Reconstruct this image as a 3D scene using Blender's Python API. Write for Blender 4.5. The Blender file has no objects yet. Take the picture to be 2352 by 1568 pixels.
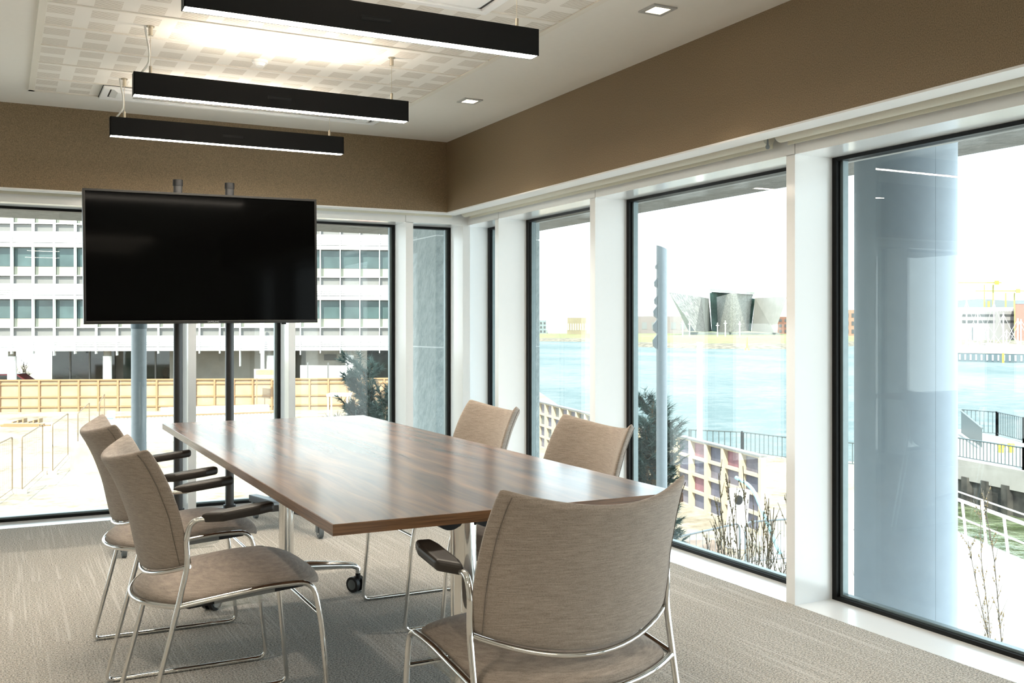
import bpy, bmesh, math, random
from mathutils import Vector, Matrix
random.seed(7)
S = bpy.context.scene
C = S.collection
PI = math.pi
# ------------------------------------------------------------------ camera measures
F, CX, HY, EYE = 2300.0, 1176.0, 751.0, 1.147
A = math.atan(CX / F); SN, CS = math.sin(A), math.cos(A)
def at(px, py, Z):                      # point at depth Z along a measured direction (used for far outdoor things)
    a = (px - CX) / F; b = (HY - py) / F
    return Vector(((SN + a * CS) * Z, (CS - a * SN) * Z, EYE + b * Z))
def atz(px, Z, z):
    p = at(px, HY, Z); p.z = z; return p
# ------------------------------------------------------------------ materials
MATS = {}
def nt_new(name):
    m = bpy.data.materials.new(name); m.use_nodes = True
    nt = m.node_tree; b = nt.nodes['Principled BSDF']; MATS[name] = m
    return m, nt, b
def N(nt, typ, **kw):
    n = nt.nodes.new(typ)
    for k, v in kw.items():
        if k.startswith('i_'):
            n.inputs[k[2:].replace('_', ' ')].default_value = v
        else: setattr(n, k, v)
    return n
def math_n(nt, op, a, b=None, c=None):
    n = nt.nodes.new('ShaderNodeMath'); n.operation = op
    for i, v in enumerate((a, b, c)):
        if v is None: continue
        if hasattr(v, 'is_output'): nt.links.new(v, n.inputs[i])
        else: n.inputs[i].default_value = v
    return n.outputs[0]
def mixc(nt, fac, c1, c2):
    n = nt.nodes.new('ShaderNodeMix'); n.data_type = 'RGBA'
    for k, v in ((0, fac), (6, c1), (7, c2)):
        if hasattr(v, 'is_output'): nt.links.new(v, n.inputs[k])
        elif k == 0: n.inputs[0].default_value = v
        else: n.inputs[k].default_value = (*v, 1)
    return n.outputs[2]
def pos(nt, scale=(1, 1, 1), kind='Object'):
    t = nt.nodes.new('ShaderNodeTexCoord'); mp = nt.nodes.new('ShaderNodeMapping')
    mp.inputs['Scale'].default_value = scale
    nt.links.new(t.outputs[kind], mp.inputs[0]); return mp.outputs[0]
def noise(nt, vec, scale, detail=3, rough=.6):
    n = nt.nodes.new('ShaderNodeTexNoise'); n.inputs['Scale'].default_value = scale
    n.inputs['Detail'].default_value = detail; n.inputs['Roughness'].default_value = rough
    nt.links.new(vec, n.inputs['Vector']); return n.outputs[0]
def ramp(nt, v, p0, p1):
    n = nt.nodes.new('ShaderNodeMapRange'); n.inputs[1].default_value = p0; n.inputs[2].default_value = p1
    nt.links.new(v, n.inputs[0]); return n.outputs[0]
def bump(nt, b, h, strength=.3, dist=.002):
    n = nt.nodes.new('ShaderNodeBump'); n.inputs['Strength'].default_value = strength; n.inputs['Distance'].default_value = dist
    nt.links.new(h, n.inputs['Height']); nt.links.new(n.outputs[0], b.inputs['Normal'])
def plain(name, col, rough=.5, metal=0, noise_amt=.06, nscale=30, spec=.5):
    m, nt, b = nt_new(name)
    v = noise(nt, pos(nt), nscale)
    c2 = tuple(min(1, c * (1 - noise_amt * 2)) for c in col)
    nt.links.new(mixc(nt, ramp(nt, v, .3, .7), c2, col), b.inputs['Base Color'])
    b.inputs['Roughness'].default_value = rough; b.inputs['Metallic'].default_value = metal
    b.inputs['Specular IOR Level'].default_value = spec
    return m
def emis(name, col, s):
    m, nt, b = nt_new(name)
    b.inputs['Base Color'].default_value = (.8, .8, .8, 1)
    b.inputs['Emission Color'].default_value = (*col, 1); b.inputs['Emission Strength'].default_value = s
    return m
white = plain('white_paint', (.86, .87, .87), .12, noise_amt=.005)
white_trim = plain('white_trim_matt', (.86, .86, .85), .5, noise_amt=.005)
ceil_m = plain('ceiling_paint', (.80, .775, .72), .8, noise_amt=.01)
black_gasket = plain('black_gasket', (.004, .004, .004), .4, spec=.2)
bar_black = plain('anodised_black', (.004, .0036, .0033), .5, noise_amt=.1, nscale=200, spec=.2)
chrome = plain('chrome', (.78, .77, .75), .07, 1, noise_amt=.01)
alu = plain('polished_aluminium', (.72, .73, .73), .16, 1, noise_amt=.01)
steel_black = plain('stand_black', (.02, .02, .021), .35)
black_plastic = plain('black_plastic', (.006, .006, .0065), .45, spec=.3)
grey_rubber = plain('grey_rubber', (.12, .14, .15), .5)
arm_m = plain('arm_pad_brown', (.024, .018, .014), .42, noise_amt=.1, nscale=150)
bezel = plain('bezel_black', (.022, .021, .02), .3, .4)
logo_m = plain('logo_silver', (.6, .6, .6), .3, .7)
screen_m = plain('screen_glass', (.001, .001, .001), .07, noise_amt=0, spec=.05)
blind_m = plain('blind_fabric', (.74, .72, .62), .85, noise_amt=.02, nscale=150)
hem_m = plain('hem_grey', (.22, .24, .25), .4, .3)
brass = plain('brushed_nickel', (.62, .56, .46), .28, 1)
cable_m = plain('cable_white', (.78, .77, .72), .5)
shell_m = plain('wall_room', (.62, .58, .52), .8)
roof_m = plain('concrete_roof', (.5, .5, .49), .9)
lamp_dn = emis('lamp_diffuser', (1, .89, .74), 62)
lamp_up = emis('lamp_uplight', (1, .87, .72), 32)
spot_glow = emis('spot_lens', (1, .78, .5), 6)

def fabric(name, base, dark):
    m, nt, b = nt_new(name)
    v = pos(nt, (1, 1, 1))
    th = noise(nt, pos(nt, (9, 9, 160)), 3.2, 4, .7)
    wv = noise(nt, pos(nt, (160, 160, 10)), 3.0, 3, .7)
    sp = noise(nt, v, 420, 2)
    c = mixc(nt, ramp(nt, th, .38, .68), dark, base)
    c = mixc(nt, math_n(nt, 'MULTIPLY', ramp(nt, wv, .35, .7), .35), c, dark)
    c = mixc(nt, math_n(nt, 'MULTIPLY', ramp(nt, sp, .3, .75), .45), c, tuple(min(1, k * 1.3) for k in base))
    nt.links.new(c, b.inputs['Base Color']); b.inputs['Roughness'].default_value = .95
    b.inputs['Sheen Weight'].default_value = .25; b.inputs['Specular IOR Level'].default_value = .15
    bump(nt, b, sp, .35, .0015); return m
fab = fabric('greige_melange_fabric', (.40, .335, .285), (.205, .172, .147))
seam_m = plain('seam_thread', (.15, .125, .105), .9)

def carpet():
    m, nt, b = nt_new('carpet_planks')
    g = nt.nodes.new('ShaderNodeNewGeometry'); sp = nt.nodes.new('ShaderNodeSeparateXYZ')
    nt.links.new(g.outputs['Position'], sp.inputs[0]); x, y = sp.outputs[0], sp.outputs[1]
    col = math_n(nt, 'FLOOR', math_n(nt, 'DIVIDE', x, .25))
    off = math_n(nt, 'MULTIPLY', math_n(nt, 'FRACT', math_n(nt, 'MULTIPLY', math_n(nt, 'SINE', math_n(nt, 'MULTIPLY', col, 12.9)), 437.5)), 1.0)
    row = math_n(nt, 'FLOOR', math_n(nt, 'ADD', y, off))
    cmb = nt.nodes.new('ShaderNodeCombineXYZ'); nt.links.new(col, cmb.inputs[0]); nt.links.new(row, cmb.inputs[1])
    wn = nt.nodes.new('ShaderNodeTexWhiteNoise'); nt.links.new(cmb.outputs[0], wn.inputs['Vector'])
    st = nt.nodes.new('ShaderNodeCombineXYZ')
    nt.links.new(math_n(nt, 'ADD', math_n(nt, 'MULTIPLY', x, 62), math_n(nt, 'MULTIPLY', wn.outputs[0], 300)), st.inputs[0])
    nt.links.new(math_n(nt, 'MULTIPLY', y, .8), st.inputs[1])
    n1 = nt.nodes.new('ShaderNodeTexNoise'); n1.inputs['Scale'].default_value = 1.6; n1.inputs['Detail'].default_value = 2
    nt.links.new(st.outputs[0], n1.inputs['Vector'])
    broad = nt.nodes.new('ShaderNodeCombineXYZ')
    nt.links.new(math_n(nt, 'ADD', math_n(nt, 'MULTIPLY', x, 7), math_n(nt, 'MULTIPLY', wn.outputs[0], 90)), broad.inputs[0]); nt.links.new(math_n(nt, 'MULTIPLY', y, .7), broad.inputs[1])
    n2 = nt.nodes.new('ShaderNodeTexNoise'); n2.inputs['Scale'].default_value = 1.0; n2.inputs['Detail'].default_value = 1
    nt.links.new(broad.outputs[0], n2.inputs['Vector'])
    loop = nt.nodes.new('ShaderNodeTexNoise'); loop.inputs['Scale'].default_value = 165; loop.inputs['Detail'].default_value = 3
    loop.inputs['Roughness'].default_value = .75
    nt.links.new(g.outputs['Position'], loop.inputs['Vector'])
    tint = nt.nodes.new('ShaderNodeTexNoise'); tint.inputs['Scale'].default_value = 90
    nt.links.new(g.outputs['Position'], tint.inputs['Vector'])
    stripe = math_n(nt, 'MULTIPLY', ramp(nt, n1.outputs[0], .52, .60), ramp(nt, n2.outputs[0], .38, .62))
    c = mixc(nt, ramp(nt, loop.outputs[0], .41, .59), (.205, .197, .18), (.645, .617, .568))
    c = mixc(nt, math_n(nt, 'MULTIPLY', ramp(nt, tint.outputs[0], .5, .75), .32), c, (.50, .385, .27))
    c = mixc(nt, math_n(nt, 'MULTIPLY', stripe, .36), c, (.74, .73, .70))
    nt.links.new(c, b.inputs['Base Color']); b.inputs['Roughness'].default_value = 1; b.inputs['Specular IOR Level'].default_value = .05
    bump(nt, b, loop.outputs[0], .6, .004); return m
carpet_m = carpet()

def wallcover():
    m, nt, b = nt_new('brown_wallcovering')
    a = noise(nt, pos(nt, (1, 1, .75)), 300, 3, .6)
    t = noise(nt, pos(nt, (1, 1, .35)), 600, 2, .6)
    h = math_n(nt, 'ADD', math_n(nt, 'MULTIPLY', a, .7), math_n(nt, 'MULTIPLY', t, .3))
    c = mixc(nt, ramp(nt, h, .36, .64), (.15, .106, .059), (.325, .236, .14))
    nt.links.new(c, b.inputs['Base Color']); b.inputs['Roughness'].default_value = .55; b.inputs['Specular IOR Level'].default_value = .35
    bump(nt, b, h, .5, .004); return m
brown = wallcover()

def wood():
    m, nt, b = nt_new('walnut_laminate')
    w = noise(nt, pos(nt, (1.6, .5, 1)), 2.2, 2)
    sh = nt.nodes.new('ShaderNodeVectorMath'); sh.operation = 'ADD'
    cb = nt.nodes.new('ShaderNodeCombineXYZ'); nt.links.new(math_n(nt, 'MULTIPLY', w, 1.4), cb.inputs[0])
    nt.links.new(pos(nt, (7, .45, 1)), sh.inputs[0]); nt.links.new(cb.outputs[0], sh.inputs[1])
    g1 = nt.nodes.new('ShaderNodeTexNoise'); g1.inputs['Scale'].default_value = 2.2; g1.inputs['Detail'].default_value = 3; g1.inputs['Roughness'].default_value = .6
    nt.links.new(sh.outputs[0], g1.inputs['Vector'])
    fine = noise(nt, pos(nt, (120, 2.5, 60)), 3, 3)
    c = mixc(nt, ramp(nt, g1.outputs[0], .34, .66), (.055, .023, .010), (.32, .155, .074))
    c = mixc(nt, math_n(nt, 'MULTIPLY', ramp(nt, fine, .4, .7), .4), c, (.055, .028, .015))
    nt.links.new(c, b.inputs['Base Color']); b.inputs['Roughness'].default_value = .4; b.inputs['Specular IOR Level'].default_value = .25; b.inputs['Coat Weight'].default_value = 1; b.inputs['Coat Roughness'].default_value = .19; b.inputs['Coat IOR'].default_value = 1.43
    return m
wood_m = wood()
def wood_edge():
    m, nt, b = nt_new('walnut_edge_band')
    f = noise(nt, pos(nt, (3, 3, 120)), 2.5, 4)
    nt.links.new(mixc(nt, ramp(nt, f, .35, .65), (.10, .048, .02), (.22, .11, .05)), b.inputs['Base Color'])
    b.inputs['Roughness'].default_value = .35; return m
edge_m = wood_edge()

def perforated():
    m, nt, b = nt_new('perforated_ceiling_tile')
    g = nt.nodes.new('ShaderNodeNewGeometry'); sp = nt.nodes.new('ShaderNodeSeparateXYZ')
    nt.links.new(g.outputs['Position'], sp.inputs[0])
    fx = math_n(nt, 'FRACT', math_n(nt, 'DIVIDE', math_n(nt, 'ADD', sp.outputs[0], 16.13 - .164), .1613))
    fy = math_n(nt, 'FRACT', math_n(nt, 'DIVIDE', math_n(nt, 'ADD', sp.outputs[1], 16.4 - 4.243), .1643))
    inx = math_n(nt, 'LESS_THAN', fx, .622); iny = math_n(nt, 'LESS_THAN', fy, .64)
    sl = math_n(nt, 'LESS_THAN', math_n(nt, 'FRACT', math_n(nt, 'MULTIPLY', fy, 9 / .64)), .36)
    mask = math_n(nt, 'MULTIPLY', math_n(nt, 'MULTIPLY', inx, iny), sl)
    nt.links.new(mixc(nt, mask, (.82, .79, .735), (.40, .335, .26)), b.inputs['Base Color'])
    b.inputs['Roughness'].default_value = .8; return m
perf_m = perforated()
rail_m = plain('ceiling_rail', (.76, .72, .64), .6, noise_amt=.01)

def slate(name, c1, c2, sc=1.0):
    m, nt, b = nt_new(name)
    mp = nt.nodes.new('ShaderNodeMapping'); mp.vector_type = 'TEXTURE'; mp.inputs['Rotation'].default_value = (.55, .6, 0); mp.inputs['Scale'].default_value = (.10 / sc, .10 / sc, .7 / sc)
    t = nt.nodes.new('ShaderNodeTexCoord'); nt.links.new(t.outputs['Object'], mp.inputs[0])
    n1 = noise(nt, mp.outputs[0], 2.2, 6, .7); n2 = noise(nt, pos(nt), 40, 4)
    h = math_n(nt, 'ADD', math_n(nt, 'MULTIPLY', n1, .75), math_n(nt, 'MULTIPLY', n2, .25))
    nt.links.new(mixc(nt, ramp(nt, h, .38, .64), c1, c2), b.inputs['Base Color']); b.inputs['Roughness'].default_value = .7
    bump(nt, b, h, .7, .02); return m
slate_m = slate('slate_cladding', (.27, .325, .33), (.44, .495, .50))
soffit_m = slate('soffit_board', (.11, .105, .092), (.20, .19, .17), .7)
concrete_blue = plain('painted_column', (.31, .375, .44), .55, noise_amt=.03, nscale=12)
post_grey = plain('steel_post_grey', (.26, .295, .315), .45, noise_amt=.05)

def glass():
    m = bpy.data.materials.new('window_glass'); m.use_nodes = True; nt = m.node_tree; nt.nodes.clear(); MATS['glass'] = m
    out = nt.nodes.new('ShaderNodeOutputMaterial'); mx = nt.nodes.new('ShaderNodeMixShader')
    tr = nt.nodes.new('ShaderNodeBsdfTransparent'); tr.inputs[0].default_value = (.955, .985, .975, 1)
    gl = nt.nodes.new('ShaderNodeBsdfGlossy'); gl.inputs['Roughness'].default_value = 0
    lw = nt.nodes.new('ShaderNodeLayerWeight'); lw.inputs[0].default_value = .5
    p = math_n(nt, 'ADD', math_n(nt, 'MULTIPLY', math_n(nt, 'POWER', lw.outputs['Facing'], 5), .8), .032)
    nt.links.new(p, mx.inputs[0]); nt.links.new(tr.outputs[0], mx.inputs[1]); nt.links.new(gl.outputs[0], mx.inputs[2]); nt.links.new(mx.outputs[0], out.inputs[0])
    return m
glass_m = glass()
def acrylic():
    m = bpy.data.materials.new('clear_acrylic'); m.use_nodes = True; nt = m.node_tree; nt.nodes.clear()
    out = nt.nodes.new('ShaderNodeOutputMaterial'); mx = nt.nodes.new('ShaderNodeMixShader'); mx.inputs[0].default_value = .13
    tr = nt.nodes.new('ShaderNodeBsdfTransparent'); tr.inputs[0].default_value = (.92, .93, .92, 1)
    pb = nt.nodes.new('ShaderNodeBsdfPrincipled'); pb.inputs['Base Color'].default_value = (.8, .8, .78, 1); pb.inputs['Roughness'].default_value = .1
    nt.links.new(tr.outputs[0], mx.inputs[1]); nt.links.new(pb.outputs[0], mx.inputs[2]); nt.links.new(mx.outputs[0], out.inputs[0])
    return m
acryl = acrylic()
# ------------------------------------------------------------------ mesh helpers
class MB:
    def __init__(s): s.bm = bmesh.new()
    def box(s, x0, x1, y0, y1, z0, z1, M=None):
        v = [s.bm.verts.new((x, y, z)) for x in (x0, x1) for y in (y0, y1) for z in (z0, z1)]
        if M is not None:
            for k in v: k.co = M @ k.co
        for f in ((0, 1, 3, 2), (4, 6, 7, 5), (0, 4, 5, 1), (2, 3, 7, 6), (0, 2, 6, 4), (1, 5, 7, 3)):
            s.bm.faces.new([v[i] for i in f])
        return s
    def prism(s, pts, d):               # polygon pts extruded by vector d
        d = Vector(d); a = [s.bm.verts.new(p) for p in pts]; b = [s.bm.verts.new(Vector(p) + d) for p in pts]
        s.bm.faces.new(a); s.bm.faces.new(b[::-1]); n = len(a)
        for i in range(n): s.bm.faces.new((a[i], b[i], b[(i + 1) % n], a[(i + 1) % n]))
        return s
    def hull(s, pts):
        v = [s.bm.verts.new(p) for p in pts]; bmesh.ops.convex_hull(s.bm, input=v); return s
    def tube(s, pts, r, seg=8, closed=False, r1=None, cap=True):
        pts = [Vector(p) for p in pts]; n = len(pts); rings = []; up = None
        for i, p in enumerate(pts):
            if closed: t = (pts[(i + 1) % n] - pts[i - 1])
            elif i == 0: t = pts[1] - p
            elif i == n - 1: t = p - pts[-2]
            else: t = (pts[i + 1] - p).normalized() + (p - pts[i - 1]).normalized()
            t.normalize()
            if up is None: up = t.orthogonal().normalized()
            else:
                up = up - t * up.dot(t)
                up = up.normalized() if up.length > 1e-6 else t.orthogonal().normalized()
            w = t.cross(up); rr = r if r1 is None else r + (r1 - r) * i / (n - 1)
            rings.append([s.bm.verts.new(p + (up * math.cos(2 * PI * k / seg) + w * math.sin(2 * PI * k / seg)) * rr) for k in range(seg)])
        for i in range(n if closed else n - 1):
            a, b = rings[i], rings[(i + 1) % n]
            for k in range(seg): s.bm.faces.new((a[k], a[(k + 1) % seg], b[(k + 1) % seg], b[k]))
        if cap and not closed: s.bm.faces.new(rings[0][::-1]); s.bm.faces.new(rings[-1])
        return s
    def cyl(s, p0, p1, r, seg=24, r1=None): return s.tube([p0, p1], r, seg, r1=r1)
    def grid(s, rows, closed_u=False, caps=False):
        V = [[s.bm.verts.new(p) for p in r] for r in rows]
        for i in range(len(V) - 1):
            n = len(V[i])
            for k in range(n if closed_u else n - 1):
                s.bm.faces.new((V[i][k], V[i][(k + 1) % n], V[i + 1][(k + 1) % n], V[i + 1][k]))
        if caps: s.bm.faces.new(V[0][::-1]); s.bm.faces.new(V[-1])
        return s
    def build(s, name, mat, parent=None, smooth=False, bevel=0, subsurf=0, loc=None):
        me = bpy.data.meshes.new(name)
        bmesh.ops.recalc_face_normals(s.bm, faces=s.bm.faces)
        s.bm.to_mesh(me); s.bm.free(); me.materials.append(mat)
        if smooth:
            for p in me.polygons: p.use_smooth = True
        o = bpy.data.objects.new(name, me); C.objects.link(o)
        if parent is not None: o.parent = parent
        if loc is not None: o.location = loc
        if bevel:
            m = o.modifiers.new('bevel', 'BEVEL'); m.width = bevel; m.segments = 3; m.limit_method = 'ANGLE'; m.angle_limit = .6
        if subsurf:
            m = o.modifiers.new('sub', 'SUBSURF'); m.levels = subsurf; m.render_levels = subsurf
        if smooth and not subsurf:
            try: me.set_sharp_from_angle(angle=.8)
            except Exception: pass
        return o
def fillet(pts, r, n=6):
    pts = [Vector(p) for p in pts]; out = [pts[0]]
    rs = r if isinstance(r, (list, tuple)) else [r] * len(pts)
    for i in range(1, len(pts) - 1):
        p, a, b = pts[i], pts[i - 1], pts[i + 1]
        rr = min(rs[i], (a - p).length * .49, (b - p).length * .49)
        if rr < 1e-4: out.append(p); continue
        s0 = p + (a - p).normalized() * rr; s1 = p + (b - p).normalized() * rr
        for k in range(n + 1):
            t = k / n; out.append(s0 * (1 - t) ** 2 + p * 2 * t * (1 - t) + s1 * t * t)
    out.append(pts[-1]); return out
def tag(o, label=None, cat=None, group=None, kind=None):
    if label: o['label'] = label
    if cat: o['category'] = cat
    if group: o['group'] = group
    if kind: o['kind'] = kind
    return o
def thing(name, label, cat, loc=(0, 0, 0), rz=0, group=None, kind=None):
    o = bpy.data.objects.new(name, None); C.objects.link(o); o.location = loc; o.rotation_euler = (0, 0, rz)
    o.empty_display_size = .1
    return tag(o, label, cat, group, kind)
def dup(root, loc, rz, label, keep=lambda c: True):
    r = root.copy(); C.objects.link(r); r.location = loc; r.rotation_euler = (0, 0, rz); r['label'] = label
    for ch in list(root.children):
        if not keep(ch): continue
        c = ch.copy(); C.objects.link(c); c.parent = r
        for g in list(ch.children):
            d = g.copy(); C.objects.link(d); d.parent = c
    return r
def struct(o): o['kind'] = 'structure'; return o
# ------------------------------------------------------------------ room shell
CE = 2.40; XB, XS, XR, XG = 2.70, 2.804, 2.921, 3.127
YB, YS, YR, YG = 6.252, 6.345, 6.39, 6.60
XL, YN = -3.6, -3.2; HZ = 1.86
struct(MB().box(XL - .2, XR, YN - .2, YR, -.12, 0).build('floor', carpet_m))
struct(MB().box(XL - .2, XG + .2, YN - .2, YG + .2, CE, CE + .1).build('ceiling', ceil_m))
struct(MB().box(XL - .2, XL, YN - .2, YG + .2, -.12, CE).build('wall_left', shell_m))
struct(MB().box(XL, XG + .2, YN - .2, YN, -.12, CE).build('wall_front', shell_m))
w = struct(MB().box(XL, XS, YB, YS, 1.926, CE).build('wall_back', brown))
w = struct(MB().box(XB, XS, YN, YB - .0005, 1.926, CE).build('wall_right', brown))
m = MB(); m.box(XL, XS, YB - .001, YS, 1.918, 1.926); struct(m.build('trim_1', white_trim))
m = MB(); m.box(XB - .001, XS, YN, YB - .001, 1.918, 1.926); struct(m.build('trim_2', white_trim))
# heads, sills (white linings) and posts
m = MB(); m.box(XR, XG + .1, YN, YR, HZ, CE); struct(m.build('trim_3', white))
m = MB(); m.box(XL, XG + .1, YR, YG + .1, HZ, CE); struct(m.build('trim_4', white))
m = MB(); m.box(XR, XG + .1, YN, YR, -.12, 0); struct(m.build('trim_5', white))
m = MB(); m.box(XL, XG + .1, YR, YG + .1, -.12, 0); struct(m.build('trim_6', white))
k = 7
right_posts = [(3.148, 3.199), (4.706, 4.761), (5.908, 5.960)]
for a, b in [(-1.0, -.95), (1.45, 1.50)] + right_posts:
    struct(MB().box(XR, XG + .02, a, b, -.002, HZ + .002).build('trim_%d' % k, white)); k += 1
back_posts = [(1.030, 1.078), (1.653, 1.697), (2.457, 2.510)]
for a, b in [(-2.4, -2.35), (-.95, -.90)] + back_posts:
    struct(MB().box(a, b, YR, YG + .02, -.002, HZ + .002).build('trim_%d' % k, white)); k += 1
struct(MB().box(2.880, 2.935, YR - .002, YG + .02, -.002, HZ + .002).build('trim_%d' % k, white)); k += 1
struct(MB().box(2.9351, XG + .02, 6.50, YG + .02, -.002, HZ + .002).build('trim_%d' % k, white)); k += 1
# seam lines between the frame panels
sm = MB()
for y in (3.149, 4.7065, 5.9085): sm.box(XR - .001, XR + .001, y - .002, y, HZ - .002, 1.905)
sm.box(2.455, 2.457, YR - .001, YR + .001, HZ - .002, 1.93)
struct(sm.build('trim_%d' % k, plain('seam_grey', (.3, .31, .3), .6))); k += 1
def window(n, axis, a, b):
    e = bpy.data.objects.new('window_%d' % n, None); C.objects.link(e); struct(e)
    t = .026 if axis == 'x' else .017; g = MB()
    def bx(mb, u0, u1, d0, d1, z0, z1):
        if axis == 'x': mb.box(d0, d1, u0, u1, z0, z1)
        else: mb.box(u0, u1, d0, d1, z0, z1)
    D = XG if axis == 'x' else YG
    bx(g, a, b, D, D + .06, .0, .016); bx(g, a, b, D, D + .06, HZ - .016, HZ)
    bx(g, a, a + t, D, D + .06, .016, HZ - .016); bx(g, b - t, b, D, D + .06, .016, HZ - .016)
    g.build('gasket', black_gasket, e)
    s = MB(); bx(s, b - t - .016, b - t, D + .02, D + .05, .016, HZ - .016); bx(s, a + t, a + t + .016, D + .02, D + .05, .016, HZ - .016)
    bx(s, a + t + .016, b - t - .016, D + .02, D + .05, .016, .026)
    s.build('spacer_bar', plain('spacer_grey%d' % n, (.20, .25, .26), .35, .5), e)
    p = MB(); bx(p, a + t, b - t, D + .024, D + .040, .016, HZ - .016); p.build('pane', glass_m, e)
wins_b = [(-.90, 1.03), (1.078, 1.653), (1.697, 2.457), (2.51, 2.88), (-2.35, -.95), (XL, -2.4)]
wins_r = [(5.96, 6.50), (4.761, 5.908), (3.199, 4.706), (1.50, 3.148), (-.95, 1.45), (YN, -1.0)]
n = 1
for a, b in wins_b: window(n, 'y', a, b); n += 1
for a, b in wins_r: window(n, 'x', a, b); n += 1
# ------------------------------------------------------------------ ceiling panel
PX0, PX1, PY0, PY1 = .133, 2.064, .3, 5.86
e = bpy.data.objects.new('ceiling_panel', None); C.objects.link(e); struct(e)
MB().box(PX0 + .025, PX1 - .025, PY0 + .025, PY1 - .025, CE - .004, CE + .01).build('perforated_tiles', perf_m, e)
m = MB(); 
for a in ((PX0, PX0 + .028, PY0, PY1), (PX1 - .028, PX1, PY0, PY1), (PX0, PX1, PY0, PY0 + .028), (PX0, PX1, PY1 - .028, PY1)):
    m.box(*a, CE - .009, CE + .005)
m.build('edge_trim', rail_m, e)
y = 4.879 - .3286 * 13
while y < PY1 - .1:
    if y > PY0 + .1: MB().box(PX0 + .026, PX1 - .026, y - .005, y + .005, CE - .009, CE).build('rail', rail_m, e)
    y += .3286
# ------------------------------------------------------------------ ceiling fittings
def cassette(name, x0, x1, y0, y1, label, slots):
    t = thing(name, label, 'air vent', ((x0 + x1) / 2, (y0 + y1) / 2, CE))
    hx, hy = (x1 - x0) / 2, (y1 - y0) / 2
    m = MB(); wd = .035; z0, z1 = -.022, .004
    m.box(-hx, hx, -hy, -hy + wd, z0, z1); m.box(-hx, hx, hy - wd, hy, z0, z1); m.box(-hx, -hx + wd, -hy + wd, hy - wd, z0, z1); m.box(hx - wd, hx, -hy + wd, hy - wd, z0, z1)
    m.build('frame', white_trim, t, bevel=.003)
    m = MB(); gx, gy = hx - wd, hy - wd; q = .04
    m.grid([[(-gx, -gy, -.006), (gx, -gy, -.006), (gx, gy, -.006), (-gx, gy, -.006)], [(-gx + q, -gy + q, -.026), (gx - q, -gy + q, -.026), (gx - q, gy - q, -.026), (-gx + q, gy - q, -.026)]], True)
    m.box(-gx + q, gx - q, -gy + q, gy - q, -.026, -.014)
    m.build('grille', white_trim, t)
    m = MB(); m.box(-hx - .004, hx + .004, -hy - .004, hy + .004, -.0115, -.0095); m.build('shadow_gap', black_gasket, t)
    if slots:
        m = MB()
        for s in slots: m.box(*s, -.0285, -.0262)
        m.build('slot', plain(name + '_slot', (.25, .22, .18), .7), t)
    return t
cassette('air_vent', .475, 2.03, 5.535, 5.832, 'long white ceiling air vent above the television, beyond the farthest black pendant', [(-.62, .62, -.02, -.012), (-.62, .62, .012, .02)])
cassette('air_vent', .155, 1.708, 3.262, 3.572, 'white ceiling air vent at the top photo edge, behind the nearest black pendant', None)
t = thing('smoke_detector', 'small round white smoke detector on the perforated ceiling panel', 'smoke detector', (1.085, 4.717, CE - .004))
MB().cyl((0, 0, 0), (0, 0, -.012), .036).build('base', white_trim, t, True)
MB().cyl((0, 0, -.012), (0, 0, -.026), .026, r1=.018).build('sensor_head', white_trim, t, True)
def downlight(x, y, label):
    t = thing('downlight', label, 'ceiling light', (x, y, CE), 0, 'recessed square downlights')
    m = MB(); h = .055; g = .036
    for a in ((-h, h, -h, -g), (-h, h, g, h), (-h, -g, -g, g), (g, h, -g, g)): m.box(*a, -.006, .0)
    m.build('trim_frame', plain('downlight_trim', (.55, .55, .54), .4, .3) if 'downlight_trim' not in MATS else MATS['downlight_trim'], t)
    m = MB(); m.grid([[(-g, -g, -.0045), (g, -g, -.0045), (g, g, -.0045), (-g, g, -.0045)], [(-.02, -.02, -.0012), (.02, -.02, -.0012), (.02, .02, -.0012), (-.02, .02, -.0012)]], True)
    m.build('reflector', spot_glow, t)
    MB().box(-.02, .02, -.02, .02, -.0018, -.0008).build('lens', emis('lens_glow', (1, .85, .6), 14) if 'lens_glow' not in MATS else MATS['lens_glow'], t)
downlight(2.31, 3.255, 'square recessed downlight with warm lens in the plain ceiling, nearer of the two')
downlight(2.315, 5.04, 'square recessed downlight with warm lens in the plain ceiling, closer to the room corner')
def spot(x, y, e=26):
    l = bpy.data.lights.new('downlight_or_fill', 'SPOT'); l.energy = e; l.color = (1, .87, .72); l.spot_size = 1.6; l.spot_blend = .8; l.shadow_soft_size = .04
    o = bpy.data.objects.new('downlight_or_fill', l); C.objects.link(o); o.location = (x, y, CE - .015)
for x in (2.31, -.15):
    for y in (5.04, 3.255, 1.47, -.32, -2.1): spot(x, y, 26 if y > 1 else 12)  # two beams belong to the built downlights; the rest are unseen fill, added
for y in (4.2, 2.4, .6, -1.2): spot(-2.4, y)  # unseen spots added as fill on the left side
for x, y in ((.9, -.6), (.9, -1.9), (-1.6, .6)):      # unseen fill strips, added out of view to brighten the room
    l = bpy.data.lights.new('fill_strip', 'AREA'); l.shape = 'RECTANGLE'; l.size = 1.2; l.size_y = .06; l.energy = 8; l.color = (1, .86, .68)
    o = bpy.data.objects.new('fill_strip', l); C.objects.link(o); o.location = (x, y, 2.1)
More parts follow.
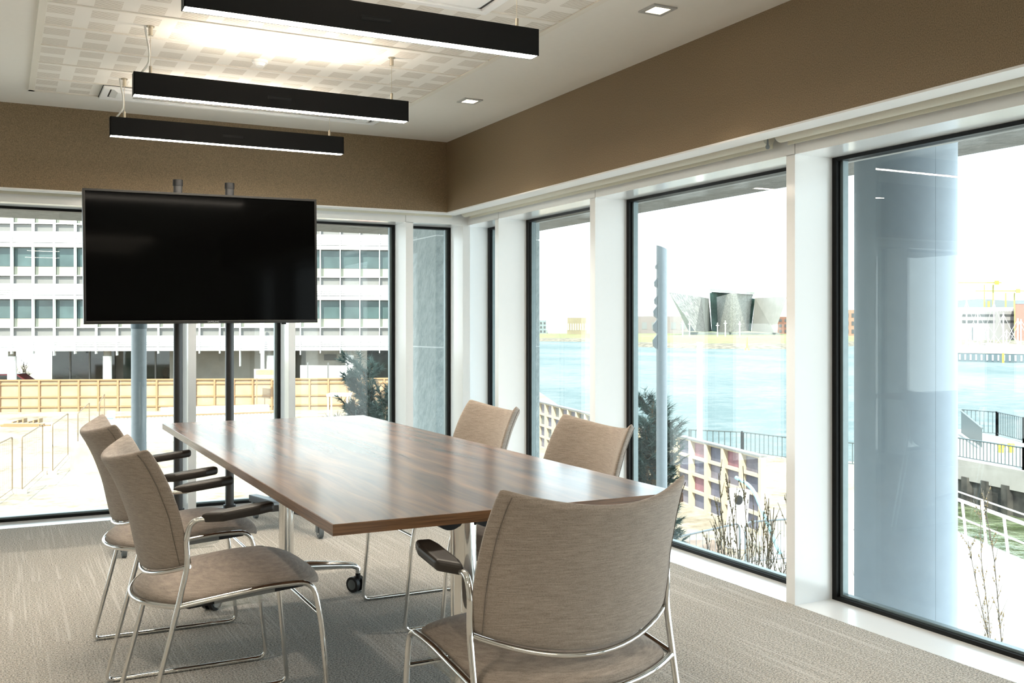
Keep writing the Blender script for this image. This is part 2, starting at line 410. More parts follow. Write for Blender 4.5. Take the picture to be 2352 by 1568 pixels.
# ------------------------------------------------------------------ pendants
def pendant(yc, label):
    x0, x1, z0, z1, hw = .488, 1.690, 2.102, 2.196, .028
    t = thing('pendant_light', label, 'pendant light', ((x0 + x1) / 2, yc, z0), 0, 'black linear pendants over the table')
    h = (x1 - x0) / 2; H = z1 - z0
    m = MB(); m.box(-h, h, -hw, -hw + .003, 0, H); m.box(-h, h, hw - .003, hw, 0, H); m.box(-h, -h + .003, -hw, hw, 0, H); m.box(h - .003, h, -hw, hw, 0, H)
    m.box(-h + .003, h - .003, -hw + .003, hw - .003, H - .016, H - .012); m.box(-h + .003, h - .003, -hw + .003, hw - .003, .012, .014)
    m.build('housing', bar_black, t)
    MB().box(-h + .004, h - .004, -hw + .004, hw - .004, .001, .009).build('diffuser', lamp_dn, t)
    MB().box(-.36, .40, -hw + .006, hw - .006, H - .011, H - .006).build('uplight_lens', lamp_up, t)
    m = MB(); m.box(-.052, .052, -hw - .0012, -hw, .038, .0395); m.box(-.052, .052, -hw - .0012, -hw, .0505, .052); m.box(-.052, -.0505, -hw - .0012, -hw, .0395, .0505); m.box(.0505, .052, -hw - .0012, -hw, .0395, .0505)
    m.box(-.049, .049, -hw - .0006, -hw, .041, .049)
    m.build('sensor_slot', black_plastic, t)
    for sx in (.557 - 1.089, 1.617 - 1.089):
        sfx = MB(); sfx.cyl((sx, 0, H + .002), (sx, 0, CE - z0 - .03), .0012, 6); w_ = sfx.build('suspension_wire', brass, t)
        g = MB(); g.cyl((sx, 0, H), (sx, 0, H + .034), .0065, 12); g.box(sx - .02, sx + .02, -.012, .012, H - .001, H + .003); g.build('cable_gripper', brass, w_, True)
        g = MB(); g.cyl((sx, 0, CE - z0 - .042), (sx, 0, CE - z0 - .004), .009, 12); g.cyl((sx, 0, CE - z0 - .008), (sx, 0, CE - z0 - .004), .016, 16); g.build('ceiling_anchor', brass, w_, True)
    sx = .557 - 1.089; top = CE - z0 - .006
    pts = [(sx - .022, 0, top), (sx - .018, 0, top - .03), (sx - .004, 0, top - .10), (sx - .006, 0, top - .15), (sx - .022, 0, top - .175), (sx - .042, 0, H - .004)]
    MB().tube(fillet(pts, .05), .0042, 8).build('power_cable', cable_m, t, True)
pendant(3.125, 'long black pendant light nearest the camera, cut off by the top of the photo')
pendant(4.388, 'long black pendant light hanging second from the television')
pendant(5.372, 'long black pendant light hanging closest to the television')
# ------------------------------------------------------------------ roller blinds
def blind(axis, a, b, label, hem_at=None):
    t = thing('roller_blind', label, 'blind', group='rolled-up blinds under the brown bulkhead')
    if axis == 'x':
        c = (2.858, 1.938); P = lambda u, d, z: (d, u, z); cd = c[0]
    else:
        c = (6.362, 1.938); P = lambda u, d, z: (u, d, z); cd = c[0]
    r = .033 if axis == 'x' else .016
    m = MB(); m.tube([P(a, cd, 1.938), P(b, cd, 1.938)], r, 24); m.build('fabric_roll', blind_m, t, True)
    m = MB()
    if axis == 'x': m.box(cd + r - .003, cd + r, a + .01, b - .01, 1.896, 1.945)
    else: m.box(a + .01, b - .01, cd + r - .003, cd + r, 1.906, 1.945)
    m.build('hanging_edge', blind_m, t)
    if hem_at is not None:
        m = MB(); L = .004; pts = []
        for k in range(14):
            an = -PI / 2 + (k / 13) * 2 * PI * .92 - PI * .92 + PI / 2
            pts.append((2.832 + .0085 * math.sin(an), hem_at, 1.896 + .009 * math.cos(an) * -1))
        pts = [(2.832 + .010 * math.cos(q), hem_at, 1.893 + .010 * math.sin(q)) for q in [PI * (.5 + .17) + (k / 12) * (2 * PI - .34 * PI) for k in range(13)]]
        pts.append((2.832, hem_at, 1.940))
        m.prism(pts, (0, L, 0)); m.build('hem_bar', hem_m, t)
blind('x', 3.235, 6.30, 'cream roller blind wound up over the windows between the corner and the thick white post', 3.21)
blind('x', -.4, 3.165, 'cream roller blind wound up over the large window facing the round column')
blind('y', -2.2, 2.80, 'cream roller blind wound up along the window wall behind the television')
# ------------------------------------------------------------------ table
def caster(parent, x, y, ang, brake=False, name='caster'):
    M = Matrix.Translation((x, y, 0)) @ Matrix.Rotation(ang, 4, 'Z')
    m = MB()
    for s in (-1, 1):
        m.tube([M @ Vector((s * .009, .012, .0335)), M @ Vector((s * .026, .012, .0335))], .033, 24)
    m.tube([M @ Vector((-.009, .012, .0335)), M @ Vector((.009, .012, .0335))], .022, 16)
    m.cyl(M @ Vector((0, 0, .05)), M @ Vector((0, 0, .082)), .011, 12)
    if brake: m.hull([M @ Vector(p) for p in [(-.02, .04, .03), (.02, .04, .03), (-.018, .085, .02), (.018, .085, .02), (-.02, .04, .042), (.02, .04, .042), (-.018, .08, .028), (.018, .08, .028)]])
    o = m.build(name, black_plastic, parent, True)
    for s in (-1, 1): MB().tube([M @ Vector((s * .0262, .012, .0335)), M @ Vector((s * .0275, .012, .0335))], .022, 20).build('wheel_hub', grey_rubber, o, True)
TX0, TX1, TY0, TY1, TZ = .620, 1.518, 2.033, 4.498, .735
t = thing('conference_table', 'walnut rectangular meeting table on chrome T-legs with casters', 'table', (1.069, 3.2655, 0))
hx, hy = (TX1 - TX0) / 2, (TY1 - TY0) / 2
o = MB().box(-hx, hx, -hy, hy, TZ - .025, TZ).build('tabletop', wood_m, t, bevel=.0015)
m = MB(); e2 = .0012
m.box(-hx - e2, -hx + .0002, -hy - e2, hy + e2, TZ - .0245, TZ - .0007); m.box(hx - .0002, hx + e2, -hy - e2, hy + e2, TZ - .0245, TZ - .0007)
m.box(-hx, hx, -hy - e2, -hy + .0002, TZ - .0245, TZ - .0007); m.box(-hx, hx, hy - .0002, hy + e2, TZ - .0245, TZ - .0007)
m.build('edge_band', edge_m, t)
for sy in (-1, 1):
    yl = sy * .905
    m = MB(); m.cyl((0, yl, .10), (0, yl, .655), .031, 32); m.cyl((-.012, yl - sy * .034, .13), (-.012, yl - sy * .034, .66), .012, 20)
    leg = m.build('leg', chrome, t, True)
    m = MB(); m.hull([(x, yl + y, z) for x in (-.05, .05) for y in (-.045, .045) for z in (.685, .71)])
    for sx in (-1, 1):
        m.tube([(sx * .052, yl - .0 - .03, .672), (sx * .052, yl + .03, .672)], .04, 24)
    m.build('tilt_bracket', black_plastic, leg)
    for sx in (-1, 1):
        prof = [(.0, .160, .030), (.10, .158, .026), (.22, .142, .020), (.285, .132, .016), (.306, .122, .0145), (.312, .105, .013), (.313, .082, .012)]
        rows = []
        for i, (x, zt, hw) in enumerate(prof):
            th = (.05, .045, .034, .028, .026, .02, .01)[i]
            if i < 5: ring = [(sx * x, yl + hw * math.cos(a), zt - th / 2 + th / 2 * math.sin(a)) for a in [2 * PI * q / 12 for q in range(12)]]
            else: ring = [(sx * (x - .0 + .012 * math.sin(a)), yl + hw * math.cos(a), zt) for a in [2 * PI * q / 12 for q in range(12)]]
            rows.append(ring)
        f = MB().grid(rows, True, True).build('foot', alu, t, True)
        caster(t, sx * .313, yl, .5 if sx > 0 else -.9, brake=sx < 0)
    # support rail under the top
m = MB(); m.box(-.02, .02, -.86, .86, .675, .709); m.build('under_rail', black_plastic, t)
# ------------------------------------------------------------------ chairs
def back_hw(z):
    tb = [(.47, .240), (.525, .241), (.61, .2425), (.66, .239), (.72, .2355), (.78, .229), (.829, .222)]
    for (a, b), (c, d) in zip(tb, tb[1:]):
        if z <= c: return b + (d - b) * (z - a) / (c - a)
    return .222
def back_y(z):
    tb = [(.47, -.116), (.525, -.118), (.60, -.135), (.66, -.147), (.744, -.177), (.80, -.205), (.829, -.226)]
    for (a, b), (c, d) in zip(tb, tb[1:]):
        if z <= c: return b + (d - b) * (z - a) / (c - a)
    return -.226
def make_chair(loc, rz, label):
    G = 'beige upholstered armchairs round the table'
    t = thing('conference_chair', label, 'chair', loc, rz, G)
    R = .0075; HW = .243
    # seat cushion
    rows = []
    def zt(y):
        tb = [(-.24, .425), (-.15, .438), (-.03, .452), (.06, .463), (.14, .465), (.19, .459), (.235, .447), (.262, .428)]
        for (a, b), (c, d) in zip(tb, tb[1:]):
            if y <= c: return b + (d - b) * (y - a) / (c - a)
        return .428
    ys = [-.2345, -.231, -.222, -.205, -.185, -.165, -.14, -.10, -.05, 0, .05, .10, .14, .165, .185, .20, .218, .236, .249, .258, .262]
    for y in ys:
        if y < -.15: wd = .238 * math.sqrt(max(0.0, 1 - (-.15 - y) / .0855))
        elif y < .10: wd = .238
        else: wd = .238 * max(0.02, (1 - ((y - .10) / .1625) ** 3.4)) ** (1 / 3.0)
        wd = max(wd, .03); zb = zt(y) - .026; zc = zt(y); ring = []
        tk = 1.0 if -.21 < y < .225 else .6
        for k in range(13):
            u = -1 + 2 * k / 12
            ring.append((wd * u, y, zc + (.012 * (1 - u * u) + (.010 * (1 - abs(u) ** 6) - .010)) * tk))
        for k in range(7):
            u = 1 - 2 * k / 6; uu = u * .97
            ring.append((wd * uu, y, zb - .004 * (1 - u * u)))
        rows.append(ring)
    MB().grid(rows, True, True).build('seat', fab, t, True, subsurf=1)
    # backrest shell
    rows = []; NU = 22
    zs = [0, .008, .03, .1, .2, .32, .45, .58, .7, .82, .92, .975, 1.0]
    def spt(u, f, off):
        z0 = .529 - .046 * (1 - u * u); z1 = .832 - .035 * (1 - u * u); zr = .525 + .304 * f
        p = Vector((back_hw(zr) * u, back_y(zr) - .088 * (1 - u * u), z0 + (z1 - z0) * f))
        return p + Vector((2 * .088 * u / .24, -1, -.28)).normalized() * off
    for f in zs:
        th = .013 * min(1, (min(f, 1 - f) / .03 + .25)) if min(f, 1 - f) < .03 else .013
        ring = []
        for k in range(NU + 1):
            u = -1 + 2 * k / NU; e = .35 if k in (0, NU) else (.8 if k in (1, NU - 1) else 1)
            ring.append(spt(u, f, th * e))
        for k in range(NU + 1):
            u = 1 - 2 * k / NU; e = .35 if k in (0, NU) else (.8 if k in (1, NU - 1) else 1)
            ring.append(spt(u, f, -th * e))
        rows.append(ring)
    bm_ = MB(); bm_.grid(rows, True)
    bm_.bm.verts.ensure_lookup_table(); nr = 2 * (NU + 1)
    for base in (0, (len(zs) - 1) * nr):
        for k in range(NU): bm_.bm.faces.new([bm_.bm.verts[base + i] for i in (k, k + 1, nr - 2 - k, nr - 1 - k)])
    back = bm_.build('backrest', fab, t, True, subsurf=1)
    for s in (-1, 1):
        MB().tube([spt(s * .90, f, .0122) for f in [.02 + .96 * q / 14 for q in range(15)]], .0009, 5).build('piping', seam_m, back)
    # frames
    for s in (-1, 1):
        hx_ = s * HW
        pts = [(hx_, -.052, .642), (hx_, -.118, .642), (hx_, -.133, .60), (hx_, -.128, .53), (hx_, -.152, .422), (hx_, -.258, .0075), (hx_, .258, .0075), (hx_, .228, .33), (hx_, .205, .446), (hx_, .09, .447), (hx_, 0, .437), (hx_, -.10, .426), (hx_, -.150, .420)]
        MB().tube(fillet(pts, [0, .03, .03, .05, .06, .028, .03, .05, .042, .05, .05, .05, 0]), R, 10).build('side_frame', chrome, t, True)
        # arm pad
        m = MB(); z = .656
        outl = [(.028, -.05), (-.016, -.098), (-.024, -.06), (-.024, .05), (-.018, .088), (.018, .092), (.028, .05)]
        m.prism([(s * (HW + .014 + p[0]), p[1], z + p[1] * .11 - .013) for p in outl], (0, 0, .026))
        m.build('arm_pad', arm_m, t, bevel=.009)
        # clear linking bracket
        m = MB(); xx = s * (HW - .004)
        zr = lambda y: .424 + (y + .10) * .11
        m.prism([(xx - .002, y, z_) for y, z_ in [(-.06, zr(-.06) - .004), (.10, zr(.10) - .004), (.10, zr(.1) - .026), (.09, zr(.1) - .03), (-.045, zr(-.045) - .032), (-.06, zr(-.06) - .02)]], (.004, 0, 0))
        m.box(xx - .006, xx + .002, -.04, .085, .404, .407)
        m.build('linking_bracket', acryl, t, bevel=.001)
    arc = lambda y0, sag, z0, dz, hw: [(hw * u, y0 - sag * (1 - u * u), z0 - dz * (1 - u * u)) for u in [-1 + 2 * k / 20 for k in range(21)]]
    MB().tube(arc(-.150, .091, .419, .012, HW), R, 10).build('seat_rim', chrome, t, True)
    MB().tube(arc(-.124, .090, .522, .048, HW), .006, 10).build('back_rail', chrome, t, True)
    MB().tube([(-HW, .222, .355), (HW, .222, .355)], .006, 10).build('stretcher', chrome, t, True)
    m = MB(); m.prism([(x, y, .424 if y > -.1 else .402) for x, y in [(-.20, .19), (.20, .19), (.21, -.12), (.12, -.19), (-.12, -.19), (-.21, -.12)]], (0, 0, .012))
    m.build('seat_pan', black_plastic, t)
    return t
ch = make_chair((.565, 2.955, 0), -PI / 2, 'beige armchair at the left long side of the table, nearer the camera, side on')
dup(ch, (.561, 3.714, 0), -PI / 2, 'beige armchair at the left long side of the table, partly behind another chair')
dup(ch, (1.092, 1.978, 0), 0, 'large beige armchair in front, seen from behind at the near end of the table')
dup(ch, (1.61, 3.775, 0), PI / 2, 'beige armchair across the table nearest the room corner')
dup(ch, (1.61, 2.955, 0), PI / 2, 'beige armchair across the table in front of the second tall window')
# ------------------------------------------------------------------ television and stand
t = thing('television', 'large flat black television mounted on a two-pole stand', 'television', (.985, 5.52, 1.167))
t.rotation_euler = (0, -math.radians(.55), 0)
W2, TH = .6065, .692
m = MB(); b_ = .012
m.box(-W2, W2, 0, .045, 0, TH); m.build('casing', bezel, t, bevel=.004)
m = MB()
for a in ((-W2, W2, 0, .016), (-W2, W2, TH - b_, TH), (-W2, -W2 + b_, .016, TH - b_), (W2 - b_, W2, .016, TH - b_)): m.box(a[0], a[1], -.006, .001, a[2], a[3])
bz = m.build('bezel', bezel, t, bevel=.0015)
MB().box(-W2 + b_, W2 - b_, -.0025, -.0005, .016, TH - b_).build('screen', screen_m, t)
fc = bpy.data.curves.new('logo', 'FONT'); fc.body = 'SAMSUNG'; fc.size = .0125; fc.align_x = 'CENTER'; fc.align_y = 'CENTER'; fc.extrude = .0003; fc.space_character = 1.1
fo = bpy.data.objects.new('logo_tmp', fc); C.objects.link(fo)
bpy.context.view_layer.update()
me = bpy.data.meshes.new_from_object(fo.evaluated_get(bpy.context.evaluated_depsgraph_get()))
bpy.data.objects.remove(fo); me.materials.clear(); me.materials.append(logo_m); me.name = 'logo'
lo = bpy.data.objects.new('logo', me); C.objects.link(lo); lo.parent = bz; lo.location = (.035, -.0066, .008); lo.rotation_euler = (PI / 2, 0, 0)
m = MB(); m.box(.405, .43, .003, .02, -.008, .001); m.build('receiver', black_plastic, t)
m = MB(); m.box(-.28, .30, .046, .075, .1, .13); m.box(-.28, .30, .046, .075, .5, .53); m.box(-.15, -.11, .046, .10, .08, .6); m.box(.13, .17, .046, .10, .08, .6); m.build('wall_bracket', black_plastic, t)
t = thing('television_stand', 'black two-pole television stand with splayed wheeled feet', 'stand', (1.0, 5.68, 0))
for x in (-.138, .138):
    p = MB().cyl((x, 0, .14), (x, 0, 1.93), .0235, 28).build('pole', steel_black, t, True)
    MB().cyl((x, 0, 1.915), (x, 0, 1.948), .0265, 28).build('pole_cap', black_plastic, p, True)
    MB().cyl((x, 0, .135), (x, 0, .16), .034, 28).build('pole_collar', black_plastic, p, True)
m = MB(); m.box(-.45, .45, -.035, .035, .105, .142); m.build('cross_bar', steel_black, t, bevel=.004)
for s in (-1, 1):
    a = Vector((s * .36, .42, 0)); b = Vector((.557 if s > 0 else -.453, -.37, 0)); d = (b - a).normalized(); nrm = Vector((-d.y, d.x, 0)) * .027
    m = MB(); m.prism([a - nrm + Vector((0, 0, .098)), a + nrm + Vector((0, 0, .098)), b + nrm + Vector((0, 0, .098)), b - nrm + Vector((0, 0, .098))], (0, 0, .04))
    leg = m.build('leg', steel_black, t, bevel=.004)
    for q in (a + d * .03, b - d * .03):
        c_ = MB(); c_.tube([(q.x - .011, q.y - .015, .039), (q.x + .011, q.y - .015, .039)], .038, 26); c_.box(q.x - .017, q.x - .013, q.y - .03, q.y + .015, .03, .098); c_.box(q.x + .013, q.x + .017, q.y - .03, q.y + .015, .03, .098)
        c_.box(q.x - .018, q.x + .018, q.y - .02, q.y + .02, .09, .099)
        w_ = c_.build('caster', grey_rubber, t, True)
        h = MB(); h.tube([(q.x - .0125, q.y - .015, .039), (q.x + .0125, q.y - .015, .039)], .02, 20); h.build('wheel_hub', alu, w_, True)
# ================================================================== outdoors
GZ, WZ = -4.0, -6.5
m = MB(); m.box(XG + .16, 5.47, -6, YG + .16, 2.24, 2.29); m.box(XL - 3, 5.47, YG + .16, 11.2, 2.24, 2.29); struct(m.build('soffit', soffit_m))
m = MB(); m.box(XG + .16, 5.5, -6, YG + .16, 2.29, 2.52); m.box(XL - 3.05, 5.5, YG + .16, 11.25, 2.29, 2.52); m.box(XL - 3.05, 5.5, -6, 11.25, 2.52, 4.5); struct(m.build('roof', roof_m))
struct(MB().box(XL - 3, XG + .15, -6, YG + .12, GZ, -.12).build('wall_lower', roof_m))
m = MB(); m.box(XL - .2, XG + .13, YN - .25, YN - .2, -.12, 2.52); m.box(XL - .26, XL - .2, YN - .2, YG + .12, -.12, 2.52); struct(m.build('wall_outer', roof_m))
m = MB(); m.box(XG + .1, XG + .15, YN, YG + .15, CE - .3, 2.24) if False else None
m.box(XG + .1, XG + .16, YN, YG + .16, HZ, 2.52); m.box(XL, XG + .1, YG + .1, YG + .16, HZ, 2.52); struct(m.build('wall_fascia', roof_m))
# soffit joints and a soffit downlight
m = MB(); m.box(XL, 3, 8.9, 8.91, 2.236, 2.2405); 
for x in (-2.1, -.55, 1.0, 2.6): m.box(x, x + .008, YG + .2, 11.19, 2.237, 2.2405)
m.build('soffit_joint', black_gasket)['kind'] = 'structure'
p = Vector((0, 0, 0)); t = thing('soffit_light', 'round white light set in the grey soffit outside the second tall window', 'light', (4.52, 6.72, 2.238))
MB().cyl((0, 0, 0), (0, 0, -.012), .10, 28).build('ring', white_trim, t, True)
MB().cyl((0, 0, -.012), (0, 0, -.015), .072, 28).build('lens', plain('soffit_lens', (.9, .9, .88), .4), t, True)
# pier
t = thing('corner_pier', 'square slate-clad column standing outside the room corner', 'column', (3.48, 7.66, GZ))
t0 = MB()
zs = [0, 1.05 - GZ - 2.05, 1.09 - GZ, 2.0 - GZ, 2.235 - GZ]
lv = [GZ, -1.0, .988, 1.86, 2.24]
for i in range(4): MB().box(-.46, .46, -.45, .45, lv[i] - GZ + .006, lv[i + 1] - GZ - .004).build('slate_panel', slate_m, t)
MB().box(-.455, .455, -.445, .445, 0, 2.24 - GZ).build('joint', plain('joint_light', (.72, .76, .76), .6), t)
t = thing('round_column', 'thick round painted concrete column outside the large window', 'column', (4.67, 4.13, GZ))
MB().tube([(0, 0, 0), (0, 0, 2.24 - GZ)], .28, 64).build('shaft', concrete_blue, t, True)
MB().tube([(.0, 0, 2.205 - GZ), (0, 0, 2.239 - GZ)], .287, 64).build('collar', concrete_blue, t, True)
MB().box(-.0007, .0007, -.2802, -.278, 0, 2.2 - GZ).build('seam', plain('col_seam', (.245, .30, .345), .6), t).rotation_euler = (0, 0, -.25)
p = at(319, HY, 9.4)
t = thing('slim_column', 'slim round steel column outside, below the television', 'column', (p.x, p.y, GZ))
MB().tube([(0, 0, 0), (0, 0, 2.24 - GZ)], .069, 32).build('shaft', post_grey, t, True)
MB().tube([(0, 0, 1.13 - GZ), (0, 0, 1.19 - GZ)], .074, 32).build('collar', plain('collar_dark', (.08, .11, .13), .4), t, True)
p = at(1520, HY, 10.5)
t = thing('marker_post', 'tall blue-grey post with small angular fins, seen against the water', 'post', (p.x, p.y, GZ))
MB().grid([[(.057 * math.cos(a), .057 * math.sin(a), z + (.022 * math.cos(a - 2.6) if z > 5.9 else 0)) for a in [2 * PI * k / 24 for k in range(24)]] for z in (0, 3, 5.5, 5.985)], True, True).build('shaft', post_grey, t, True)
rdir = Vector((CS, -SN, 0))
for py, sz in ((612, .03), (650, .05), (690, .05), (717, .065), (750, .07), (785, .075)):
    z = EYE + (HY - py) / F * 10.5 - GZ; b = -rdir * .052; q = Vector((-rdir.y, rdir.x, 0)) * .03
    MB().hull([b + q + Vector((0, 0, z - sz)), b - q + Vector((0, 0, z - sz)), b + q + Vector((0, 0, z + sz)), b - q + Vector((0, 0, z + sz)), b - rdir * sz * .62 + Vector((0, 0, z + sz * .2)), b - rdir * sz * .5 + q + Vector((0, 0, z - sz * .6))]).build('fin', post_grey, t)
# ------------------------------------------------------------------ ground and water
def ground_mat():
    m, nt, b = nt_new('site_ground')
    a = noise(nt, pos(nt), .35, 6, .65); c_ = noise(nt, pos(nt), 3, 4)
    h = math_n(nt, 'ADD', math_n(nt, 'MULTIPLY', a, .6), math_n(nt, 'MULTIPLY', c_, .4))
    nt.links.new(mixc(nt, ramp(nt, h, .34, .56), (.12, .088, .05), (.28, .245, .19)), b.inputs['Base Color']); b.inputs['Roughness'].default_value = .95
    bump(nt, b, h, .5, .1); return m
ground_m = ground_mat()
pave_m = plain('pale_paving', (.44, .42, .385), .8, noise_amt=.05, nscale=2)
def water_mat():
    m, nt, b = nt_new('harbour_water')
    v = pos(nt, (.35, .35, 1)); w1 = noise(nt, v, 1.1, 6, .75); big = noise(nt, pos(nt, (.02, .008, 1)), 1.4, 3)
    nt.links.new(mixc(nt, ramp(nt, math_n(nt, 'ADD', math_n(nt, 'MULTIPLY', big, .5), math_n(nt, 'MULTIPLY', w1, .5)), .42, .6), (.10, .138, .142), (.175, .202, .203)), b.inputs['Base Color'])
    b.inputs['Roughness'].default_value = .9; b.inputs['Specular IOR Level'].default_value = 0
    bump(nt, b, w1, 1.0, .5)
    gl = nt.nodes.new('ShaderNodeBsdfGlossy'); gl.inputs['Roughness'].default_value = .15; mx = nt.nodes.new('ShaderNodeMixShader'); mx.inputs[0].default_value = .04
    nt.links.new(b.inputs['Normal'].links[0].from_socket, gl.inputs['Normal'])
    nt.links.new(b.outputs[0], mx.inputs[1]); nt.links.new(gl.outputs[0], mx.inputs[2]); nt.links.new(mx.outputs[0], nt.nodes['Material Output'].inputs[0]); return m
water_m = water_mat()
gpl = [(-2600, 2.2), (-1500, 135), (1150, 135), (1300, 62), (1590, 43), (1705, 42), (1810, 39.5), (2000, 38), (2060, 28), (2190, 25.5), (2352, 22.2), (2800, 16.5), (4200, 6)]
gp = [atz(px, Z, GZ) for px, Z in gpl] + [Vector((8, -9, GZ)), Vector((-12, -9, GZ))]
struct(MB().prism(gp, (0, 0, -2.6)).build('ground', ground_m))
pp = [atz(px, Z, GZ + .012) for px, Z in [(1960, 31), (2060, 27.9), (2190, 25.4), (2352, 22.1), (2800, 16.4), (4100, 6)]] + [Vector((8, -6, GZ + .012)), Vector((5.5, 7, GZ + .012)), Vector((6.2, 12, GZ + .012))]
struct(MB().prism(pp, (0, 0, -.01)).build('path', pave_m))
wp = [atz(px, Z, WZ) for px, Z in [(700, 90), (700, 900), (3200, 900), (3400, 10), (1900, 20)]]
wo = MB(); wo.prism(wp, (0, 0, -.2)); struct(wo.build('water', water_m))
m = MB(); m.prism([atz(px, Z, WZ + .05) for px, Z in [(2040, 30), (2030, 44), (2190, 44), (2352, 40), (2800, 31), (2800, 17), (2352, 22.6), (2190, 25.9)]], (0, 0, .01))
def green():
    mm, nt, b = nt_new('dock_water'); v = noise(nt, pos(nt), .9, 4)
    nt.links.new(mixc(nt, ramp(nt, v, .42, .6), (.05, .068, .026), (.13, .155, .09)), b.inputs['Base Color']); b.inputs['Roughness'].default_value = .1; bump(nt, b, v, .8, .3); return mm
o = struct(m.build('water_dock', green()))
# far bank
bank = [(1100, 620), (1240, 535), (1357, 520), (1450, 390), (1600, 352), (1810, 348), (1925, 380), (1965, 410), (2100, 430), (2420, 420)]
grass_m = plain('bank_grass', (.155, .17, .062), .95, noise_amt=.12, nscale=.15); rock_m = plain('bank_rock', (.185, .16, .115), .95, noise_amt=.35, nscale=.5)
far = [(2420, 1400), (1100, 1400)]
struct(MB().prism([atz(px, Z + 32, -2.9) for px, Z in bank] + [atz(px, Z, -2.9) for px, Z in far], (0, 0, -1)).build('land_far', grass_m))
m = MB(); m.grid([[atz(px, Z, WZ) for px, Z in bank], [atz(px, Z + 7, -5.2) for px, Z in bank], [atz(px, Z + 13, -4.75) for px, Z in bank]]); struct(m.build('shore', rock_m))
m = MB(); m.grid([[atz(px, Z + 13, -4.75) for px, Z in bank], [atz(px, Z + 32, -2.9) for px, Z in bank]]); struct(m.build('field', grass_m))
# ------------------------------------------------------------------ helpers for outdoor blocks
fdir = Vector((SN, CS, 0))
def block(px0, px1, yt, yb, Z, depth, Z1=None, mb=None):
    Z1 = Z if Z1 is None else Z1
    a, b_, c_, d_ = at(px0, yb, Z), at(px1, yb * 1.0 if Z1 == Z else HY + (yb - HY) * Z / Z1, Z1), at(px1, yt if Z1 == Z else HY + (yt - HY) * Z / Z1, Z1), at(px0, yt, Z)
    mb = mb or MB(); mb.prism([a, b_, c_, d_], fdir * depth); return mb
def pole(p0, p1, r, mb=None, seg=6): mb = mb or MB(); mb.tube([p0, p1], r, seg); return mb
pale = plain('pale_cladding', (.72, .72, .70), .6, noise_amt=.04, nscale=.3)
# ------------------------------------------------------------------ office block across the site
Zc = 73.1; TP = .1157
def zoff(px): return Zc / (1 - (px - CX) / F * TP)
def fz(y): return EYE + (HY - y) / F * 69.6       # height of a level read at the left side
o0 = atz(0, zoff(0), 0); o1 = atz(905, zoff(905), 0); ud = (o1 - o0).normalized(); nd = Vector((-ud.y, ud.x, 0))    # nd points away from us
Mf = Matrix(((ud.x, nd.x, 0, o0.x), (ud.y, nd.y, 0, o0.y), (0, 0, 1, 0), (0, 0, 0, 1)))
def uof(px):
    p = atz(px, zoff(px), 0) - o0; return p.dot(ud)
t = thing('office_building', 'white office block with window bands and vertical fins across the building site', 'building', o0)
t.matrix_world = Mf
U0, U1 = uof(-330), uof(1120)
win_m = plain('office_glass', (.06, .10, .10), .08, noise_amt=.3, nscale=.4); louv = plain('white_louvre', (.80, .80, .78), .5, noise_amt=.03, nscale=3)
grey_p = plain('grey_panel', (.13, .13, .125), .6, noise_amt=.04, nscale=.4); cream_p = plain('cream_blind', (.27, .27, .21), .6, noise_amt=.05, nscale=2)
clad = plain('taupe_cladding', (.25, .235, .20), .8, noise_amt=.08, nscale=1); dglass = plain('shop_glass', (.03, .045, .04), .06, noise_amt=.5, nscale=.5)
MB().box(U0, U1, .35, 14, fz(806), fz(470)).build('inner_wall', grey_p, t)
per = 119 / F * 69.6
fins = [uof(x) for x in (30, 80.5, 130.5, 181)]; sp_ = (uof(872) - uof(30)) / 18.0
nb = int((U1 - U0) / sp_)
ub = fins[0] - 6 * sp_; us = [ub + i * sp_ for i in range(nb + 8) if ub + i * sp_ < U1]
lvl0 = [(570, 612, 'window', win_m, .22), (612, 632, 'lower_blind', cream_p, .2), (635, 652, 'grey_panel', grey_p, .12), (652, 687, 'louvre_panel', louv, -.25)]
for r in range(-1, 2):
    dz = r * 119
    for (ya, yb, nm, mt, dep) in lvl0:
        za, zb = fz(yb + dz), fz(ya + dz)
        if ya + dz > 775: continue
        for i in range(len(us) - 1):
            if us[i + 1] < uof(-60) or us[i] > uof(955): continue
            x0, x1 = us[i] + .03, us[i + 1] - .03
            if -60 < 0 and False: pass
            mb = MB()
            if nm == 'louvre_panel':
                for q in range(7):
                    h = (zb - za) / 7; mb.box(x0, x1, dep + (.05 if q % 2 and q < 3 else 0), .35, za + q * h, za + (q + (.99 if q > 3 else .8)) * h)
            else: mb.box(x0, x1, dep, .36, za + .01, zb - .01)
            mb.build(nm, mt, t)
    zl = fz(633 + dz)
    if 633 + dz < 780: MB().box(U0, U1, -.1, .3, zl - .03, zl + .035).build('ledge', louv, t)
for r in (0,):
    MB().box(U0, U1, -.25, 14, fz(806), fz(803)).build('lower_edge', louv, t)
for i, u in enumerate(us):
    if u < uof(-60) or u > uof(955): continue
    drop = (812, 812, 842 if i % 7 == 3 else 816)[i % 3]
    MB().box(u - .026, u + .026, -.42, .05, fz(drop), fz(480)).build('fin', louv, t)
for px in (20, 241, 431, 620, 802):
    u = uof(px); c_ = MB(); c_.tube([(u, .6, GZ), (u, .6, fz(818))], .30, 20); cc = c_.build('column', louv, t, True)
    MB().tube([(u, .6, fz(818)), (u, .6, fz(805))], .26, 20).build('column_head', clad, cc, True)
gl = fz(806)
MB().box(uof(80), uof(231), 3.5, 3.9, GZ, gl).build('shopfront', dglass, t); MB().box(uof(252), uof(368), 3.5, 3.9, GZ, gl).build('shopfront', dglass, t)
MB().box(uof(366), uof(668), 3.2, 4.2, GZ, gl).build('clad_wall', clad, t)
MB().box(uof(80), U1, 4.3, 14, GZ, fz(806)).build('back_wall', clad, t)
